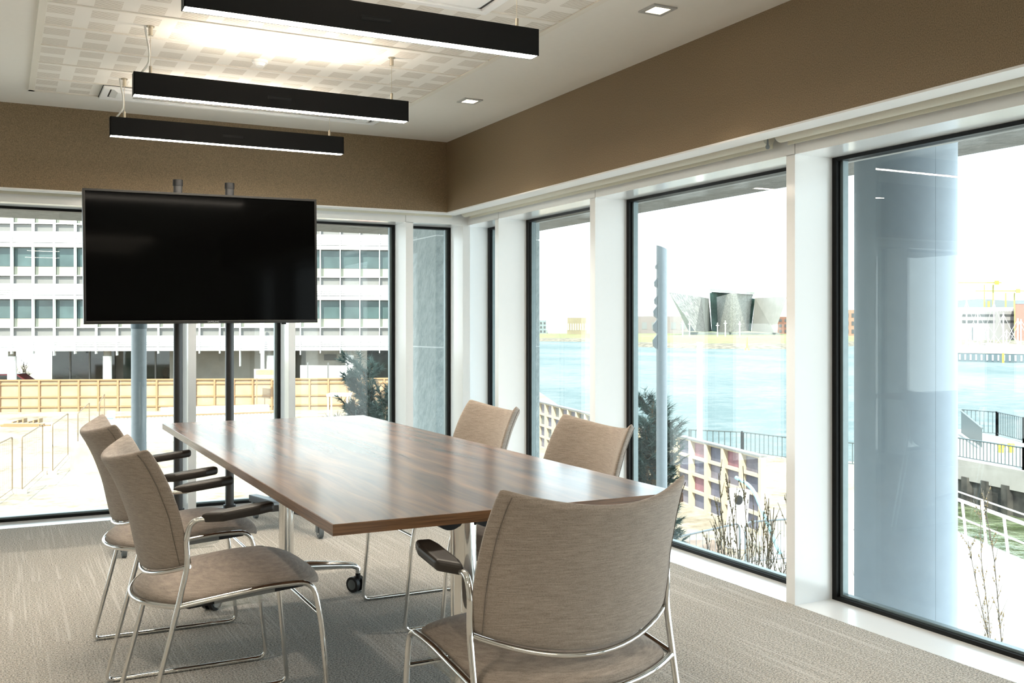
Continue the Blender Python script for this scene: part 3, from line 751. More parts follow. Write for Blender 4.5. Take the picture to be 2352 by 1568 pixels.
bl = MB(); bl.box(uof(693), uof(840), 3.3, 4.2, GZ, gl); bl.build('block_wall', plain('blockwork', (.42, .41, .37), .9, noise_amt=.1, nscale=2), t)
MB().box(uof(737), uof(766), 3.2, 3.4, fz(833), fz(819)).build('vent_panel', grey_p, t)
MB().box(uof(840), U1, 3.4, 4.0, GZ, gl).build('shopfront', dglass, t)
for px in (124, 171, 220, 292, 330): MB().box(uof(px) - .05, uof(px) + .05, 3.42, 3.5, GZ, gl).build('mullion', grey_p, t)
MB().tube([(uof(606), -.7, GZ), (uof(606), -.7, fz(738))], .13, 12).build('drain_pipe', louv, t, True)
# white gates in front of the block wall
p0, p1 = atz(690, 68, GZ), atz(800, 67.6, GZ)
t = thing('site_gate', 'low white gate panels in front of the grey block wall', 'gate', p0)
dv = p1 - p0
for a, b_ in ((.0, .14), (.17, .56), (.6, .98)):
    MB().prism([dv * a, dv * b_, dv * b_ + Vector((0, 0, 2.55)), dv * a + Vector((0, 0, 2.55))], (0, .05, 0)).build('panel', pale, t)
for a in (.155, .58, .99): pole(dv * a, dv * a + Vector((0, 0, 2.75)), .045).build('post', grey_p, t)
# red car and bare tree at the far left
red_m = plain('car_red', (.3, .03, .035), .25, noise_amt=.02)
def car(name, c, L, ang, paint, label, H=1.45):
    t = thing(name, label, 'car', c, ang)
    prof = [(-.5, .32), (-.49, .6), (-.36, .66), (-.24, 1), (.14, 1), (.30, .66), (.48, .56), (.5, .30)]
    m = MB(); m.prism([(x * L, -.85, z * H) for x, z in prof] , (0, 1.7, 0)); m.build('body', paint, t, bevel=.06)
    m = MB(); m.prism([(x * L, -.87, z * H) for x, z in [(-.30, .68), (-.215, .94), (.12, .94), (.25, .68)]], (0, 1.74, 0)); m.build('windows', dglass, t)
    for x in (-.31, .31):
        for y in (-.82, .66): MB().tube([(x * L, y, .31), (x * L, y + .18, .31)], .31, 18).build('wheel', black_plastic, t, True)
    return t
pc = atz(28, 66.4, GZ + .0)
mount = MB(); 
car('car', atz(30, 72.6, GZ + .33), 4.3, math.atan2(ud.y, ud.x), red_m, 'red car parked behind the white column at the far left of the site')
struct(MB().box(-9, 2.6, -1.4, 6, 0, .33).build('road', ground_m)).matrix_world = Matrix.Translation(atz(30, 72.6, GZ)) @ Matrix.Rotation(math.atan2(ud.y, ud.x), 4, 'Z')
bark_m = plain('bark', (.30, .21, .12), .9, noise_amt=.2); twig_m = plain('twig_brown', (.13, .095, .06), .9, noise_amt=.2, nscale=8)
def branches(mb, p, d, L, r, depth, rnd, spread=.55, kids=3, seg=4, up=.15):
    pts = [p]; q = p.copy(); dd = d.normalized()
    for i in range(3):
        dd = (dd + Vector((rnd.uniform(-1, 1), rnd.uniform(-1, 1), rnd.uniform(-.4, .8))) * .09 + Vector((0, 0, up * .2))).normalized(); q = q + dd * L / 3; pts.append(q.copy())
    mb.tube(pts, r, seg, r1=r * .55)
    if depth == 0: return
    for k in range(kids):
        f = rnd.uniform(.35, 1); i = min(2, int(f * 3)); base = pts[i].lerp(pts[i + 1], f * 3 - i)
        nd_ = (dd + Vector((rnd.uniform(-1, 1), rnd.uniform(-1, 1), rnd.uniform(-.2, .7))) * spread).normalized()
        branches(mb, base, nd_, L * rnd.uniform(.5, .72), r * .5, depth - 1, rnd, spread, kids, seg, up)
rnd = random.Random(3)
t = thing('bare_tree', 'bare yellowish tree behind the red car at the far left', 'tree', atz(52, 76, GZ))
m = MB(); branches(m, Vector((0, 0, 0)), Vector((0, 0, 1)), 1.35, .1, 3, rnd, .8, 6); m.build('trunk', bark_m, t)
# ------------------------------------------------------------------ timber hoarding across the site
board = plain('hoarding_ply', (.38, .27, .17), .9, noise_amt=.12, nscale=1.2); stud = plain('hoarding_stud', (.29, .17, .085), .9, noise_amt=.05)
h0, h1 = atz(-60, 60.5, GZ), atz(905, 63, GZ); hv = h1 - h0; hl = hv.length; hd = hv.normalized(); hn = Vector((hd.y, -hd.x, 0))
Mh = Matrix(((hd.x, -hn.x, 0, h0.x), (hd.y, -hn.y, 0, h0.y), (0, 0, 1, GZ), (0, 0, 0, 1)))
t = thing('hoarding', 'long timber hoarding with upright studs between the site and the office block', 'fence'); t.matrix_world = Mh
zt_ = EYE - 122 / F * 61.5 - GZ; zb_ = EYE - 182 / F * 61.5 - GZ
MB().box(0, hl, 0, .03, 0, zt_).build('boards', board, t)
k = 0; u = .35
while u < hl:
    MB().box(u - .055, u + .055, -.12, 0, zb_ - .3, zt_ + .02).build('stud', stud, t); u += 1.155
for z in (zt_ - .22, zb_ + .62, zb_ + .02): MB().box(0, hl, -.07, 0, z - .045, z + .045).build('rail', stud, t)
MB().box(0, hl, -.10, .10, zt_, zt_ + .08).build('capping', stud, t)
# orange notice
p = atz(612, 61, 0); t = thing('notice_board', 'white and orange notice board above the timber hoarding', 'sign', (p.x, p.y, GZ), -A)
z0 = EYE - 118 / F * 61 - GZ; z1 = EYE - 98 / F * 61 - GZ
m = MB(); m.box(-.75, .55, -.02, .02, z0, z1 + .05); m.build('board', plain('sign_board', (.80, .62, .52), .6), t)
m = MB(); m.box(-.65, .45, -.03, -.02, z0 + .22, z1); m.build('orange_face', plain('sign_orange', (.80, .38, .13), .6), t)
m = MB()
for i in range(4): m.box(-.55 + .05 * (i % 2), .36, -.034, -.03, z0 + .27 + i * .085, z0 + .29 + i * .085)
m.build('text_lines', plain('sign_text', (.45, .16, .05), .7), t)
for x in (-.6, .45): pole(Vector((x, .05, 0)), Vector((x, .05, z1)), .03).build('post', stud, t)
m = MB(); m.box(.35, .85, .04, .08, z0 - .1, z1 - .1); m.build('yellow_panel', plain('sign_yellow', (.8, .6, .25), .6), t)
# ------------------------------------------------------------------ site clutter
mesh_m = plain('site_fence_steel', (.17, .12, .07), .6, 0, noise_amt=.1)
fpts = [(-40, 28.0), (38, 31), (108, 35), (166, 39.5), (215, 45), (250, 51)]
lab = ['leftmost thin wire site fence panel, cut by the photo edge', 'thin wire site fence panel standing second from the left edge', 'thin wire site fence panel third from the left, in front of the timber stack', 'thin wire site fence panel fourth from the left, nearing the chair backs', 'farthest small wire site fence panel near the timber hoarding']
for i in range(5):
    a, b_ = atz(fpts[i][0] + 13, fpts[i][1], GZ), atz(fpts[i + 1][0] - 10, fpts[i + 1][1], GZ)
    t = thing('fence_panel', lab[i], 'fence', a, group='wire fence panels on the building site'); v = b_ - a; H = Vector((0, 0, 1.75))
    m = MB(); m.tube(fillet([v * .0, H, v + H, v], .12), .02, 5); m.tube([v * .0 + H * .08, v + H * .08], .012, 5); m.build('frame', mesh_m, t)
    m = MB()
    for q in range(1, 12): m.tube([v * (q / 12) + H * .08, v * (q / 12) + H], .003, 3)
    for q in range(1, 4): m.tube([H * (q / 4), v + H * (q / 4)], .003, 3)
    m.build('wire_mesh', mesh_m, t)
    m = MB(); d_ = v.normalized(); nn = Vector((-d_.y, d_.x, 0))
    for b0 in (Vector((0, 0, 0)), v): m.hull([b0 + d_ * x + nn * y + Vector((0, 0, z)) for x in (-.09, .09) for y in (-.14, .14) for z in (0, .13)])
    m.build('foot_block', plain('foot_grey', (.55, .47, .37), .9) if 'foot_grey' not in MATS else MATS['foot_grey'], t)
t = thing('timber_stack', 'low stack of loose timbers lying on the site ground', 'timber', atz(62, 52, GZ), -A)
for i in range(9):
    x = rnd.uniform(-.25, .25); z = .03 + .055 * (i // 4)
    MB().box(-1.05 + x, 1.0 + x, -.35 + .2 * (i % 4), -.22 + .2 * (i % 4), z - .025, z + .025).build('plank', stud, t)
for i in range(6): MB().box(-.7 + i * .27, -.62 + i * .27, -.2, .2, .19, .26 + .08 * (i % 3)).build('offcut', bark_m, t)
def box_thing(name, label, cat, c, ang, parts, group=None):
    t = thing(name, label, cat, c, ang, group)
    for nm, dims, mt in parts: MB().box(*dims).build(nm, mt, t)
    return t
white_s = plain('sheeting_white', (.80, .77, .70), .8, noise_amt=.1, nscale=1); site_w = plain('site_white', (.85, .83, .78), .7, noise_amt=.03)
blue_m = plain('blue_strip', (.15, .3, .75), .6)
a, b_ = atz(228, 44, GZ), atz(640, 47, GZ); v = b_ - a; ang = math.atan2(v.y, v.x)
t = thing('sheet_fence', 'long pale corrugated sheet fence behind the chair backs', 'fence', a, ang); L = v.length
m = MB(); zz = 1.15; rows = [[(L * q / 160, .03 * math.sin(q * 1.9), z) for q in range(161)] for z in (0, zz)]; m.grid(rows); m.build('sheeting', white_s, t)
MB().box(0, L, -.05, .05, zz, zz + .05).build('top_rail', stud, t)
MB().box(2.6, 7.4, .3, .9, zz + .02, zz + .32).build('timber_beam', site_w, t)
for q in range(7): MB().box(L * q / 6 - .04, L * q / 6 + .04, .03, .12, 0, zz).build('post', stud, t)
box_thing('site_box', 'small white box with a blue strip in front of the pale sheet fence', 'box', atz(255, 43, GZ), -A, [('body', (-.14, .14, -.1, .1, .55, 1.55), site_w), ('blue_label', (-.14, .14, -.105, -.1, 1.2, 1.27), blue_m), ('stand', (-.05, .05, -.05, .05, 0, .55), stud)])
box_thing('soil_mound_wall', 'tan earth bank standing beside the left chairs on the site', 'earth bank', atz(205, 36, GZ), -A, [('bank', (-.55, .9, -.3, 1.2, 0, 1.0), plain('earth_tan', (.62, .47, .28), .95, noise_amt=.2, nscale=1))])
t = car('van', atz(722, 41, GZ), 3.0, -A + .1, site_w, 'white site vehicle parked beyond the far table end', 1.35)
m = MB(); m.tube(fillet([(-.9, -.4, 1.25), (-.7, -.4, 1.5), (.7, -.4, 1.5), (.95, -.4, 1.2)], .2), .04, 6); m.build('roll_bar', mesh_m, t)
t = thing('excavator', 'pale excavator with a tall cab beside the pine tree', 'excavator', atz(778, 43, GZ), -A)
MB().box(-.45, .5, -.5, .5, .9, 1.0).build('deck', site_w, t)
m = MB(); [m.box(x, x + .06, y, y + .06, 1.0, 2.25) for x in (-.42, .4) for y in (-.4, .4)]; m.box(-.45, .5, -.45, .5, 2.2, 2.3); m.build('cab', plain('cab_grey', (.6, .6, .55), .5), t)
m = MB(); m.tube(fillet([(.4, 0, 1.0), (1.2, 0, 2.2), (2.0, 0, 1.0)], .2), .09, 6); m.build('boom', site_w, t)
for x in (-.5, .5): MB().box(-.7, .7, x - .18, x + .18, 0, .45).build('track', black_plastic, t, bevel=.1)
for i, (px, Z, c_, nm, lb) in enumerate([(835, 46, red_m, 'red_barrier', 'red plastic barrier seen through the pine tree'), (893, 30, plain('tarp_blue', (.1, .45, .7), .6), 'blue_tarpaulin', 'bright blue tarpaulin at the foot of the pine tree')]):
    t = tag(MB().hull([(-.9, -.3, 0), (.9, -.3, 0), (-.9, .3, 0), (.9, .3, 0), (-.85, -.1, .9), (.85, -.05, 1.0), (.2, .1, 1.15), (-.8, .1, .9)]).build(nm, c_), lb, 'barrier' if i == 0 else 'tarpaulin'); t.location = atz(px, Z, GZ); t.rotation_euler = (0, 0, -A)
# ------------------------------------------------------------------ pines
needle_m = plain('pine_needles', (.07, .125, .10), .8, noise_amt=.3, nscale=3)
def pine(px, Z, top, width, label, seed, lean=0):
    r_ = random.Random(seed); base = atz(px, Z, GZ); H = top - GZ
    t = thing('pine_tree', label, 'tree', base)
    tr = MB(); fo = MB(); tips = []
    for s in range(3):
        ox, oy = r_.uniform(-.25, .25) * width, r_.uniform(-.2, .2); hh = H * (1, .93, .86)[s]
        pts = [Vector((ox * f + lean * f * f + .05 * math.sin(f * 7 + s), oy * f, hh * f)) for f in [0, .2, .4, .6, .8, .97]]
        tr.tube(pts, .055, 6, r1=.015); tips.append((pts[-1], Vector((0, 0, 1))))
        nbr = 46
        for k in range(nbr):
            f = .28 + .70 * k / nbr; i = min(4, int(f * 5)); p = pts[i].lerp(pts[i + 1], f * 5 - i)
            L = width * (1.08 - f) * r_.uniform(.6, 1.1) + .16; an = r_.uniform(0, 2 * PI); d = Vector((math.cos(an), math.sin(an), .45))
            mid = p + d * L * .5; end = p + Vector((d.x * L, d.y * L, .75 * L))
            tr.tube([p, mid, end], .014, 4, r1=.006)
            tips += [(end, (end - mid).normalized()), (mid.lerp(end, .45), (end - mid).normalized()), (mid, d.normalized())]
            for q in range(6):
                e2_ = mid.lerp(end, r_.random()) + Vector((r_.uniform(-1, 1), r_.uniform(-1, 1), r_.uniform(0, .9))) * .16; tips.append((e2_, (e2_ - mid).normalized()))
    for p, d in tips:
        for q in range(44):
            dd = (d * .9 + Vector((r_.gauss(0, 1), r_.gauss(0, 1), r_.gauss(0, 1))) * .55).normalized(); L = r_.uniform(.07, .13)
            b0 = p - d * r_.uniform(0, .14); sd = dd.orthogonal().normalized() * .006
            fo.bm.faces.new([fo.bm.verts.new(b0 - sd), fo.bm.verts.new(b0 + sd), fo.bm.verts.new(b0 + dd * L)])
    tr.build('trunk', bark_m, t); fo.build('foliage', needle_m, t)
pine(848, 12.5, .84, .70, 'dark green pine tree standing beyond the far end of the table', 5)
pine(1478, 12.0, .42, .55, 'dark green pine tree behind the post, beside the tall blue-grey marker post', 9, .1)
# ------------------------------------------------------------------ waterfront hoarding with mural sheets
a, b_ = atz(1225, 44, GZ), atz(1752, 24.8, GZ); v = b_ - a; L = v.length; ang = math.atan2(v.y, v.x)
stud_pale = plain('stud_pale', (.46, .38, .26), .9, noise_amt=.05)
t = thing('mural_hoarding', 'timber-framed hoarding with coloured panels along the quay', 'fence', a, ang); HH = 1.92
cols = [(.19, .17, .2), (.24, .12, .14), (.13, .125, .17), (.24, .2, .21), (.11, .11, .15), (.24, .11, .13)]
pm = [plain('mural_%d' % i, c_, .7, noise_amt=.25, nscale=2) for i, c_ in enumerate(cols)]
npan = 20
for i in range(npan):
    x0, x1 = L * i / npan, L * (i + 1) / npan
    for j in range(4):
        if i < 7: mt = pm[(0, 2, 2, 0)[j]] if (i + j) % 3 else grey_p
        else: mt = pm[(i * 2 + j * 3 + (i * j) % 4) % 6]
        MB().box(x0 + .01, x1 - .01, .05, .07, HH * j / 4, HH * (j + 1) / 4 - .005).build('panel', mt, t)
for i in range(npan + 1): MB().box(L * i / npan - .07, L * i / npan + .07, -.09, .05, 0, HH).build('stud', stud_pale, t)
for j in range(5): MB().box(0, L, -.04, .05, HH * j / 4 - .04, HH * j / 4 + .04).build('rail', stud_pale, t)
MB().box(0, L, -.1, .12, HH, HH + .05).build('capping', grey_p, t)
# white pole
pb = atz(1607, 40, GZ); t = thing('white_pole', 'thick white pole standing at the water edge behind the railing', 'pole', pb)
hz = EYE - 37 / F * 40 - GZ; MB().tube([(0, 0, 0), (0, 0, hz)], .115, 20).build('shaft', site_w, t, True); MB().tube([(0, 0, hz), (0, 0, hz + .04)], .125, 20).build('cap', site_w, t, True)
# railings
rail_st = plain('railing_steel', (.10, .13, .135), .45, .3)
def railing(name, pts, H, label, gap=.22, r=.02, rp=.05):
    t = thing(name, label, 'railing', pts[0], group=None); o_ = pts[0]; loc = [p - o_ for p in pts]; up = Vector((0, 0, H))
    m = MB(); m.tube([p + up for p in loc], .035, 6); m.build('top_rail', rail_st, t)
    m = MB(); m.tube([p + up * .1 for p in loc], .02, 5); m.build('bottom_rail', rail_st, t)
    bl_ = MB()
    for p, q in zip(loc, loc[1:]):
        n_ = max(1, int((q - p).length / gap))
        for i in range(n_): c0 = p.lerp(q, i / n_); bl_.tube([c0 + up * .1, c0 + up], r, 4)
        k_ = max(1, int((q - p).length / 2.4))
        for i in range(k_ + 1):
            c0 = p.lerp(q, i / k_); mm = MB(); mm.box(c0.x - rp, c0.x + rp, c0.y - rp, c0.y + rp, c0.z, c0.z + H + .03); mm.build('post', rail_st, t)
    bl_.build('balusters', rail_st, t); return t
railing('quay_railing', [atz(1585, 41.9, GZ), atz(1705, 41, GZ), atz(1818, 38.8, GZ), atz(1985, 36.8, GZ)], .86, 'dark steel railing along the quay seen through the middle windows')
QZ = -4.55
quay = [(1990, 45.6), (2190, 43.5), (2352, 39.6), (2600, 34.6)]
quay_b = [(2600, 44), (2352, 50), (2205, 56), (1990, 58)]
conc = plain('quay_concrete', (.30, .285, .26), .85, noise_amt=.1, nscale=1.2); pile_m = plain('sheet_pile', (.075, .07, .06), .8, noise_amt=.5, nscale=1.3)
struct(MB().prism([atz(px, Z, QZ) for px, Z in quay + quay_b], (0, 0, -.85)).build('path_quay', conc))
m = MB(); q3 = [atz(px, Z + .15, WZ - .4) for px, Z in quay]
for a, b_ in zip(q3, q3[1:]):
    n_ = int((b_ - a).length / .55); dd = (b_ - a).normalized(); nn = Vector((dd.y, -dd.x, 0))
    for i in range(n_):
        c0 = a.lerp(b_, i / n_); c1 = a.lerp(b_, (i + 1) / n_); cm = c0.lerp(c1, .5)
        m.prism([c0, c0.lerp(cm, .4) + nn * .18 * (i % 2), cm.lerp(c1, .6) + nn * .18 * (i % 2), c1, c1 - nn * .4, c0 - nn * .4], (0, 0, QZ - .7 - WZ + .4))
struct(m.build('wall_quay', pile_m))
railing('quay_railing', [atz(px, Z + .35, QZ) for px, Z in quay[1:]], .88, 'dark steel railing on top of the concrete quay wall, nearer row', .2)
railing('quay_railing', [atz(2212, 54, QZ), atz(2290, 52.5, QZ), atz(2352, 49.2, QZ), atz(2480, 46, QZ)], 1.25, 'dark steel railing at the open water behind the quay, farther row', .22)
t = thing('gangway_panel', 'dark slanted gangway side panel between the two quay railings', 'gangway', atz(2208, 53, QZ)); v = atz(2256, 46.5, QZ) - atz(2208, 53, QZ)
MB().prism([(0, 0, .1), v + Vector((0, 0, .1)), v + Vector((0, 0, 1.0)), (0, 0, 1.25)], (.05, .05, 0)).build('side_panel', rail_st, t); MB().tube([Vector((0, 0, 1.25)), v + Vector((0, 0, 1.0))], .05, 6).build('handrail', rail_st, t)
yel = plain('yellow_paint', (.85, .55, .05), .5)
for px, lb in ((2299, 'yellow mooring bollard on the quay, the one nearer the round column'), (2322, 'yellow mooring bollard on the quay, the one farther from the round column')):
    t = thing('bollard', lb, 'bollard', atz(px, 45.5, QZ), group='yellow bollards'); MB().cyl((0, 0, 0), (0, 0, .3), .12, 12).build('stem', yel, t, True); MB().tube([(-.14, 0, .32), (.14, 0, .32)], .11, 10).build('head', yel, t, True)
# white hand rail on the near edge of the dock
hr = [atz(2060, 27.4, GZ), atz(2190, 25.2, GZ), atz(2352, 21.9, GZ), atz(2520, 19.5, GZ)]
t = thing('hand_rail', 'white metal handrail along the green dock water', 'railing', hr[0]); hl_ = [p - hr[0] for p in hr]
wrail = plain('rail_white', (.78, .76, .70), .4)
for h_, r_ in ((.85, .045), (.42, .025), (1.05, .02)):
    MB().tube([p + Vector((0, 0, h_)) for p in hl_], r_, 8).build('rail', wrail, t, True)
for i in range(11):
    f = i / 10 * 3; j = min(2, int(f)); p = hl_[j].lerp(hl_[j + 1], f - j)
    pole(p, p + Vector((-.08, .05, 1.05 if i % 2 else .87)), .035).build('post', wrail, t)
# crowd barriers and planting near the building
bar_m = plain('barrier_steel', (.10, .12, .135), .4, .2)
def barrier(p0, p1, H, label):
    t = thing('crowd_barrier', label, 'barrier', p0); v = p1 - p0; up = Vector((0, 0, H))
    MB().tube(fillet([Vector((0, 0, .08)), up, v + up, v + Vector((0, 0, .08))], .18), .021, 8).build('frame', bar_m, t, True)
    for q in range(1, 16): MB().tube([v * (q / 16) + up * .18, v * (q / 16) + up], .006, 5).build('bar', bar_m, t)
    MB().tube([up * .18, v + up * .18], .012, 6).build('lower_rail', bar_m, t)
    w_ = v.normalized(); nn = Vector((-w_.y, w_.x, 0)) * .3
    for b0 in (v * .1, v * .9): MB().tube([b0 - nn, b0 + Vector((0, 0, .1)), b0 + nn], .014, 6).build('foot', bar_m, t)
    return t
barrier(atz(1455, 18.9, GZ), atz(1699, 21.2, GZ), 1.0, 'grey steel crowd barrier on the ground below the second tall window')
barrier(atz(1712, 21.2, GZ), atz(1830, 21.6, GZ), 1.02, 'grey steel crowd barrier beside the bare shrubs, half hidden by the thick white post')
soil = plain('bed_soil', (.20, .15, .12), .95, noise_amt=.3, nscale=3)
o = tag(MB().hull([atz(1530, 23.5, GZ), atz(1650, 23.3, GZ), atz(1690, 21.9, GZ), atz(1540, 22.2, GZ), atz(1580, 22.8, GZ + .3), atz(1640, 22.6, GZ + .35)]).build('planting_bed', soil), 'dark planting bed of low shrubs below the second tall window', 'plants')
hose = plain('hose_blue', (.25, .6, .75), .5)
tag(MB().tube(fillet([atz(1690, 23, -2.3), atz(1728, 22.6, -2.45), atz(1762, 22.3, -3.2), atz(1790, 22.6, GZ + .05), atz(1796, 22.8, GZ + .05)], .5), .04, 6).build('hose', hose), 'light blue hose hanging in front of the coloured hoarding', 'hose')
t = thing('pipe_roll', 'pale upright roll of pipe in front of the coloured hoarding', 'pipe', atz(1690, 23.4, GZ)); MB().tube([(0, 0, 0), (.1, 0, 1.35)], .24, 18).build('roll', site_w, t, True); MB().tube([(-.1, -.24, 1.15), (-.1, -.2, 1.15)], .11, 14).build('hole', black_plastic, t)
def shrub(px, Z, top, nst, spread, label, seed, mat_=twig_m):
    r_ = random.Random(seed); t = thing('bare_shrub', label, 'shrub', atz(px, Z, GZ), group=None); m = MB(); bud = MB(); H = top - GZ
    for i in range(nst):
        an = r_.uniform(0, 2 * PI); rr = r_.uniform(.05, .35) * spread; p = Vector((math.cos(an) * rr, math.sin(an) * rr, 0))
        d = Vector((math.cos(an) * .11 * spread, math.sin(an) * .11 * spread, 1)).normalized(); hh = H * r_.uniform(.6, 1.0)
        pts = [p + d * hh * f + Vector((r_.uniform(-1, 1), r_.uniform(-1, 1), 0)) * .04 * f for f in [0, .25, .5, .75, 1]]
        m.tube(pts, .009, 4, r1=.004)
        for k in range(34):
            f = r_.uniform(.2, .98); j = min(3, int(f * 4)); b0 = pts[j].lerp(pts[j + 1], f * 4 - j)
            dd = (Vector((r_.uniform(-1, 1), r_.uniform(-1, 1), .9)) * .8 + d).normalized(); L = r_.uniform(.12, .4) * (1.1 - f * .6); m.tube([b0, b0 + dd * L * .5 + Vector((0, 0, .01)), b0 + dd * L + Vector((0, 0, .03))], 0.0042, 3, r1=.0025)
            for w_ in range(3):
                c0 = b0 + dd * L * r_.random(); s_ = r_.uniform(.008, .014)
                ov = [bud.bm.verts.new(c0 + Vector(q) * s_) for q in ((1, 0, 0), (0, 1, 0), (-1, 0, 0), (0, -1, 0), (0, 0, 1.5), (0, 0, -1))]
                for q_ in range(4): bud.bm.faces.new((ov[q_], ov[(q_ + 1) % 4], ov[4])); bud.bm.faces.new((ov[(q_ + 1) % 4], ov[q_], ov[5]))
    m.build('stems', mat_, t); bud.build('buds', plain('bud_tan', (.13, .10, .05), .9) if 'bud_tan' not in MATS else MATS['bud_tan'], t)
shrub(1640, 13.5, -1.9, 9, .9, 'small bare shrub behind the front armchair, near the planting bed', 21)
shrub(1700, 11.8, -.75, 18, .9, 'bare shrub below the second tall window, nearer the marker post', 22)
shrub(1777, 10.2, -.28, 30, .95, 'tall bare shrub right beside the thick white window post', 23)
shrub(1945, 9.3, -.55, 26, .72, 'bare shrub between the black window edge and the round column', 24)
shrub(2338, 12, -.2, 14, 1.6, 'dark bare shrub at the right photo edge in front of the dock', 25, plain('twig_dark', (.09, .08, .07), .9))
# ------------------------------------------------------------------ far shore
ti = []
def metal_clad():
    m, nt, b = nt_new('folded_metal_cladding'); mp = nt.nodes.new('ShaderNodeMapping'); mp.vector_type = 'TEXTURE'; mp.inputs['Rotation'].default_value = (0, -.95, -.46); mp.inputs['Scale'].default_value = (1.4, 1.4, 7)
    tc = nt.nodes.new('ShaderNodeTexCoord'); nt.links.new(tc.outputs['Object'], mp.inputs[0])
    v = noise(nt, mp.outputs[0], 1.6, 4, .7)
    nt.links.new(mixc(nt, ramp(nt, v, .42, .62), (.10, .102, .094), (.235, .232, .215)), b.inputs['Base Color']); b.inputs['Roughness'].default_value = .5; bump(nt, b, v, .6, 1.5); return m
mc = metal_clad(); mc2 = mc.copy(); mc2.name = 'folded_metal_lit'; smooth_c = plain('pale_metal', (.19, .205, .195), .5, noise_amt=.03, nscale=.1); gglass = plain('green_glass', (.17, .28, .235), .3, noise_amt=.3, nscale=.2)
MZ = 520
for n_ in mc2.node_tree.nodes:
    if n_.type == 'MIX': n_.inputs[6].default_value = (.23, .228, .205, 1); n_.inputs[7].default_value = (.40, .39, .355, 1)  # copy of the cladding with sunlit brightness put into its colour
t = thing('angular_museum', 'angular silver-clad building with flared prow shapes on the far shore', 'building', atz(1680, MZ, -3))
def MBm(pts_front, depth, back=None):
    org = atz(1680, MZ, -3); m = MB(); m.prism([p - org for p in pts_front], fdir * depth); return m
def q(px, py, dz=0): return at(px, py, MZ + dz)
org = atz(1680, MZ, -3)
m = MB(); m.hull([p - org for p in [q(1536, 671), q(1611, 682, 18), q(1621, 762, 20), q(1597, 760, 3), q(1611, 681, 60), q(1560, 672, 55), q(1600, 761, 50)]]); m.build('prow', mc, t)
m = MB(); m.hull([p - org for p in [q(1611, 682, 18), q(1628, 685, 26), q(1635, 761, 30), q(1621, 762, 20), q(1628, 685, 60), q(1635, 761, 60), q(1611, 682, 50)]]); m.build('side_wall', smooth_c, t)
m = MB(); m.hull([p - org for p in [q(1537, 672, 8), q(1550, 692, 22), q(1582, 761, 30), q(1596, 760, 6), q(1582, 761, 60), q(1552, 690, 55)]]); m.build('underside', smooth_c, t)
MB().hull([p - org for p in [q(1630, 672, 32), q(1648, 674, 32), q(1650, 762, 32), q(1635, 761, 32), q(1630, 672, 50), q(1648, 674, 50), q(1650, 762, 50), q(1635, 761, 50)]]).build('glass_slit', gglass, t)
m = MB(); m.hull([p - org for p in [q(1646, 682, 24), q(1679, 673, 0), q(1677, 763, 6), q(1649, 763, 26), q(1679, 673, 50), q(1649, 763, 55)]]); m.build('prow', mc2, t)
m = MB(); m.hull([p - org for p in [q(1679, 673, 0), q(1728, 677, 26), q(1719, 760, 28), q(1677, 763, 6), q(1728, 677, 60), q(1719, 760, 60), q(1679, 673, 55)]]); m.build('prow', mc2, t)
MB().hull([p - org for p in [q(1725, 684, 30), q(1734, 686, 30), q(1725, 761, 30), q(1719, 760, 30), q(1725, 684, 45), q(1734, 686, 45), q(1725, 761, 45)]]).build('glass_slit', gglass, t)
m = MB(); m.hull([p - org for p in [q(1734, 684, 24), q(1808, 681, 0), q(1779, 764, 6), q(1726, 761, 26), q(1808, 681, 40), q(1734, 684, 60), q(1779, 764, 50)]]); m.build('prow', plain('sunlit_cladding', (.29, .29, .275), .5, noise_amt=.08, nscale=.2), t)  # prow turned to the sun: its extra brightness is painted into the cladding
MB().hull([p - org for p in [q(1630, 663, 4), q(1734, 671, 8), q(1732, 676, 8), q(1631, 669, 4), q(1630, 662, 60), q(1734, 670, 60), q(1732, 676, 60)]]).build('glass_roof', smooth_c, t)
MB().hull([p - org for p in [q(1634, 670, 33), q(1730, 676, 34), q(1728, 683, 34), q(1634, 690, 33), q(1640, 672, 55), q(1726, 680, 55)]]).build('clerestory', gglass, t)
MB().hull([p - org for p in [q(1566, 762, 8), q(1790, 764, 8), q(1790, 774, 8), q(1566, 774, 8), q(1566, 762, 60), q(1790, 764, 60), q(1566, 774, 60), q(1790, 774, 60)]]).build('podium', plain('podium_grey', (.16, .18, .17), .6, noise_amt=.3, nscale=.15), t)
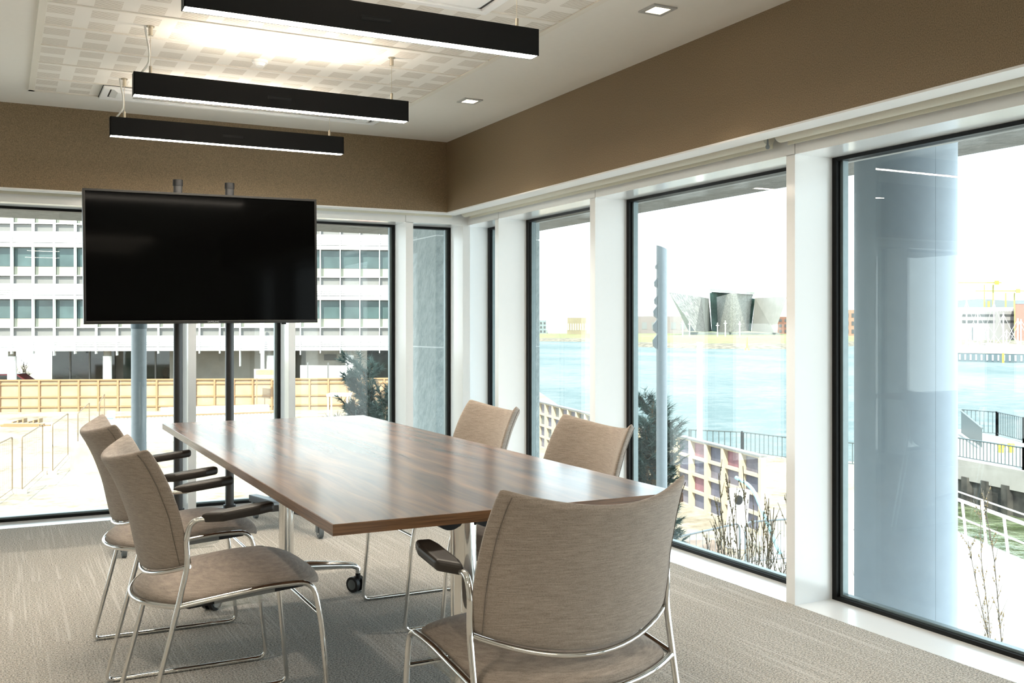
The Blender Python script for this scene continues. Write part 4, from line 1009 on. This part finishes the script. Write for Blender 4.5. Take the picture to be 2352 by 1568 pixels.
def bld(name, label, px0, px1, yt, Z, depth, mt, rows=0, cols=0, wm=None, roofm=None):
    t = thing(name, label, 'building', atz((px0 + px1) / 2, Z, -3.2)); o_ = atz((px0 + px1) / 2, Z, -3.2); yb = HY + (EYE + 3.2) / Z * F
    a, b_, c_, d_ = (at(px0, yb, Z) - o_, at(px1, yb, Z) - o_, at(px1, yt, Z) - o_, at(px0, yt, Z) - o_)
    rd = Vector((o_.x, o_.y, 0)).normalized()
    MB().prism([a, b_, c_, d_], rd * depth).build('walls', mt, t)
    if roofm: MB().prism([d_ + Vector((0, 0, -.2)), c_ + Vector((0, 0, -.2)), c_ + Vector((0, 0, 1.2)), d_ + Vector((0, 0, 1.2))], rd * depth).build('roof', roofm, t)
    for r in range(rows):
        for k_ in range(cols):
            u0, u1 = ((k_ + .25) / cols, (k_ + .75) / cols) if name != 'marina_office' else ((k_ + .02) / cols, (k_ + .98) / cols)
            if name == 'marina_office' and k_ in (0, 8): continue
            v0, v1 = (r + .35) / (rows + .3), (r + .85) / (rows + .3)
            if name == 'marina_office': v0, v1 = ((.60, .68), (.82, .89))[r]
            pt = lambda u, v_: a.lerp(b_, u).lerp(d_.lerp(c_, u), v_) - fdir * .15
            MB().prism([pt(u0, v0), pt(u1, v0), pt(u1, v1), pt(u0, v1)], fdir * .1).build('window', wm or dglass, t)
    return t
brick_m = plain('far_brick', (.17, .085, .06), .9, noise_amt=.1, nscale=.3); farwin = plain('far_window', (.07, .075, .075), .3, noise_amt=.2, nscale=.1); buff = plain('far_buff', (.20, .17, .105), .8, noise_amt=.1, nscale=.2)
bld('brick_building', 'red brick building at the edge of the angular museum, beside the thick white post', 1786, 1850, 727, 600, 30, brick_m, 3, 5, farwin)
bld('brick_building', 'red brick three-storey building seen between the black window edge and the round column', 1915, 1990, 711, 470, 30, plain('far_brick_pale', (.25, .15, .105), .9, noise_amt=.08, nscale=.3), 3, 6, farwin, pale)
bld('exhibition_shed', 'long low grey shed with red posts behind the marker post', 1380, 1580, 726, 640, 40, plain('shed_grey', (.17, .15, .145), .6, noise_amt=.05, nscale=.1), 1, 9, plain('shed_panel', (.15, .162, .165), .5, noise_amt=.03), pale)
bld('slatted_building', 'buff building with upright slats on the far shore', 1303, 1347, 729, 560, 20, buff, 1, 8, plain('slat_dark', (.36, .34, .26), .6))
bld('glass_office', 'small blue-grey office on the far shore next to the slate column', 1222, 1255, 735, 640, 20, plain('office_blue', (.16, .2, .21), .5), 3, 4, farwin)
bld('white_hall', 'long white hall on the far shore between the blue-grey office and the buff building', 1256, 1302, 727, 660, 20, pale, 1, 5, plain('hall_panel', (.78, .78, .76), .6))
bld('marina_office', 'white office with two dark window bands behind the sailing boats', 2199, 2329, 714, 330, 8, plain('marina_white', (.20, .195, .19), .6, noise_amt=.02, nscale=.2), 2, 12, farwin, pale)
bld('red_tower', 'red block with a grey top at the right photo edge', 2332, 2420, 698, 325, 8, plain('tower_red', (.30, .09, .06), .7, noise_amt=.05, nscale=.2), 0, 0, None, plain('tower_top', (.12, .14, .15), .6))
bld('dark_red_wing', 'dark red wing of the marina buildings next to the round column', 2120, 2196, 707, 345, 8, plain('wing_red', (.17, .09, .08), .8, noise_amt=.1, nscale=.2), 2, 6, farwin)
struct(MB().hull([atz(1850, 2600, -5), atz(2500, 2600, -5), at(1850, 722, 2600), at(1940, 708, 2600), at(2100, 700, 2600), at(2250, 686, 2600), at(2320, 690, 2600), at(2500, 700, 2600), atz(2200, 3200, -5)]).build('hills', plain('hill_haze', (.115, .132, .135), 1, noise_amt=.1, nscale=.004)))
crane_y = plain('crane_yellow', (.32, .29, .07), .6)
for px, yt, Z, L0, L1, lb in ((2271, 649, 800, -110, 30, 'yellow gantry crane rising over the marina office, nearer the round column'), (2320, 668, 900, -80, 60, 'yellow gantry crane rising over the marina office, farther right')):
    t = thing('gantry_crane', lb, 'crane', atz(px, Z, -3), group='yellow shipyard cranes'); o_ = atz(px, Z, -3)
    for dx in (-10, 10):
        m = MB(); m.hull([at(px + dx + s_, yy, Z + dz) - o_ for s_ in (-2, 2) for yy in (yt + 4, 760) for dz in (0, 5)]); m.build('leg', crane_y, t)
    m = MB(); m.hull([at(px + xx, yy, Z + dz) - o_ for xx in (L0, L1) for yy in (yt - 1.3, yt + 1.3) for dz in (0, 6)]); m.build('girder', crane_y, t)
    m = MB(); m.hull([at(px + xx, yy, Z + dz) - o_ for xx in (13, 24) for yy in (yt - 5, yt + 5) for dz in (-6, 8)]); m.build('trolley', plain('crane_trolley', (.33, .25, .03), .6) if 'crane_trolley' not in MATS else MATS['crane_trolley'], t)
    m = MB(); m.hull([at(px + xx, yy, Z + dz) - o_ for xx in (-3, 3) for yy in (yt + 42, 760) for dz in (-6, 1)]); m.build('lower_frame', crane_y, t)
# pontoon, yachts
pa, pb_ = atz(2150, 228, WZ), atz(2470, 206, WZ); v = pb_ - pa; ang = math.atan2(v.y, v.x); L = v.length
t = thing('pontoon', 'long dark floating pontoon with pale fenders in front of the sailing boats', 'pontoon', pa, ang)
MB().box(0, L, 0, 3, 0, 1.9).build('hull', plain('pontoon_dark', (.09, .125, .14), .6, noise_amt=.1), t); MB().box(0, L, -.1, 3.1, 1.9, 2.25).build('deck', plain('pontoon_deck', (.80, .70, .52), .8), t)
for i in range(int(L / 1.2)): MB().box(.5 + i * 1.2, .85 + i * 1.2, -.12, 0, .35, 1.6).build('fender', plain('fender_grey', (.42, .47, .48), .7) if 'fender_grey' not in MATS else MATS['fender_grey'], t)
p = pa.lerp(pb_, .455); t = thing('buoy', 'yellow marker pile against the dark pontoon', 'buoy', p - fdir * 3.2); MB().tube([(0, 0, -.6), (0, 0, 2.1)], .22, 8).build('pile', yel, t, True)
p = atz(1716, 330, WZ); t = thing('buoy', 'yellow navigation buoy on the water below the angular museum', 'buoy', p); MB().cyl((0, 0, 0), (0, 0, .8), 1.0, 12, .7).build('float', yel, t, True); MB().cyl((0, 0, .8), (0, 0, 4.4), .35, 8, .12).build('mast', yel, t, True)
sail_w = plain('yacht_white', (.84, .82, .78), .4)
ym = [(2203, 740, 4), (2217, 687, 7), (2243, 708, 5), (2266, 745, 3), (2280, 690, 6), (2301, 718, 5), (2309, 757, 3), (2334, 731, 5), (2342, 733, 5)]
yl = ['sailing boat with short mast beside the round column', 'sailing boat with the tallest mast near the round column', 'sailing boat third from the round column, leaning rigging', 'sailing boat with a short mast fourth from the round column', 'sailing boat with a tall mast in the middle of the marina', 'sailing boat just past the middle of the marina', 'sailing boat with the shortest mast, toward the right edge', 'sailing boat second from the right photo edge', 'sailing boat closest to the right photo edge']
for iy, ((px, yt, sz), lb) in enumerate(zip(ym, yl)):
    Z = 236 + 11 * ((iy * 4) % 9); t = thing('yacht', lb, 'boat', atz(px, Z, WZ), -A, 'sailing boats in the marina'); hm = EYE + (HY - yt) / F * Z - WZ
    m = MB(); m.hull([(-4, -1.1, 1.3), (3.5, -1.1, 1.5), (5, 0, 1.7), (-4, 1.1, 1.3), (3.5, 1.1, 1.5), (-3.5, 0, -.2), (3.5, 0, -.2)]); m.build('hull', sail_w, t)
    MB().box(-2, 1.5, -.6, .6, 1.3, 2.1).build('cabin', sail_w, t)
    pole(Vector((.4, 0, 1)), Vector((.4, 0, hm)), .16).build('mast', sail_w, t); pole(Vector((.4, 0, hm * .97)), Vector((5, 0, 1.6)), .035).build('forestay', sail_w, t); pole(Vector((.4, 0, hm * .97)), Vector((-4, 0, 1.5)), .035).build('backstay', sail_w, t)
    pole(Vector((.4, 0, 2.4)), Vector((-3.6, 0, 2.5)), .2).build('boom', sail_w, t)
for px, yt, lb in ((1454, 742, 'thin white lamp mast on the far shore left of the marker post'), (1568, 737, 'thin white lamp mast in front of the angular museum, outermost toward the marker post'), (1584, 738, 'thin white lamp mast in front of the angular museum, second from the marker post'), (1648, 741, 'thin white lamp mast below the green glass slit of the museum'), (1666, 736, 'thin white lamp mast in front of the museum centre'), (1699, 738, 'thin white lamp mast in front of the museum, toward the thick white post')):
    Z = 440; t = thing('lamp_mast', lb, 'lamp post', atz(px, Z, -2.9), group='lamp masts on the far shore'); h_ = EYE + (HY - yt) / F * Z + 2.9
    pole(Vector((0, 0, 0)), Vector((0, 0, h_)), .22).build('mast', sail_w, t); pole(-rdir * .7 + Vector((0, 0, h_ - 1.2)), rdir * .7 + Vector((0, 0, h_ - 1.2)), .16).build('crossarm', sail_w, t)
# ------------------------------------------------------------------ light
w_ = bpy.data.worlds.new('sky'); S.world = w_; w_.use_nodes = True; nt = w_.node_tree; bg = nt.nodes['Background']
tc = nt.nodes.new('ShaderNodeTexCoord'); sx_ = nt.nodes.new('ShaderNodeSeparateXYZ'); nt.links.new(tc.outputs['Generated'], sx_.inputs[0])
cr = nt.nodes.new('ShaderNodeValToRGB'); nt.links.new(sx_.outputs[2], cr.inputs[0]); el = cr.color_ramp.elements
el[0].position = 0; el[0].color = (.92, .98, 1, 1); el[1].position = .16; el[1].color = (.75, .90, 1, 1)
e_ = el.new(.45); e_.color = (.74, .88, 1.0, 1)
nt.links.new(cr.outputs[0], bg.inputs[0]); bg.inputs[1].default_value = 2.8
sun = bpy.data.lights.new('sun', 'SUN'); sun.energy = 8.0; sun.angle = .01; sun.color = (1, .92, .80)
so = bpy.data.objects.new('sun', sun); C.objects.link(so); so.rotation_euler = Vector((.42, .56, -.72)).to_track_quat('-Z', 'Y').to_euler()
# ------------------------------------------------------------------ camera
cam = bpy.data.cameras.new('camera'); co = bpy.data.objects.new('camera', cam); C.objects.link(co)
cam.sensor_width = 36; cam.lens = 36 * F / 2352; cam.shift_y = -(784 - HY) / 2352; cam.clip_start = .05; cam.clip_end = 6000
co.location = (0, 0, EYE); co.rotation_euler = (PI / 2, 0, -A); S.camera = co
S.view_settings.view_transform = 'Standard'; S.view_settings.look = 'None'; S.view_settings.gamma = 1; S.view_settings.exposure = .7; S.view_settings.use_curve_mapping = False
cy = S.cycles; cy.max_bounces = 12; cy.diffuse_bounces = 6; cy.glossy_bounces = 6; cy.transparent_max_bounces = 24; cy.transmission_bounces = 8; cy.use_denoising = True; cy.sample_clamp_indirect = 8; cy.caustics_reflective = False; cy.caustics_refractive = False
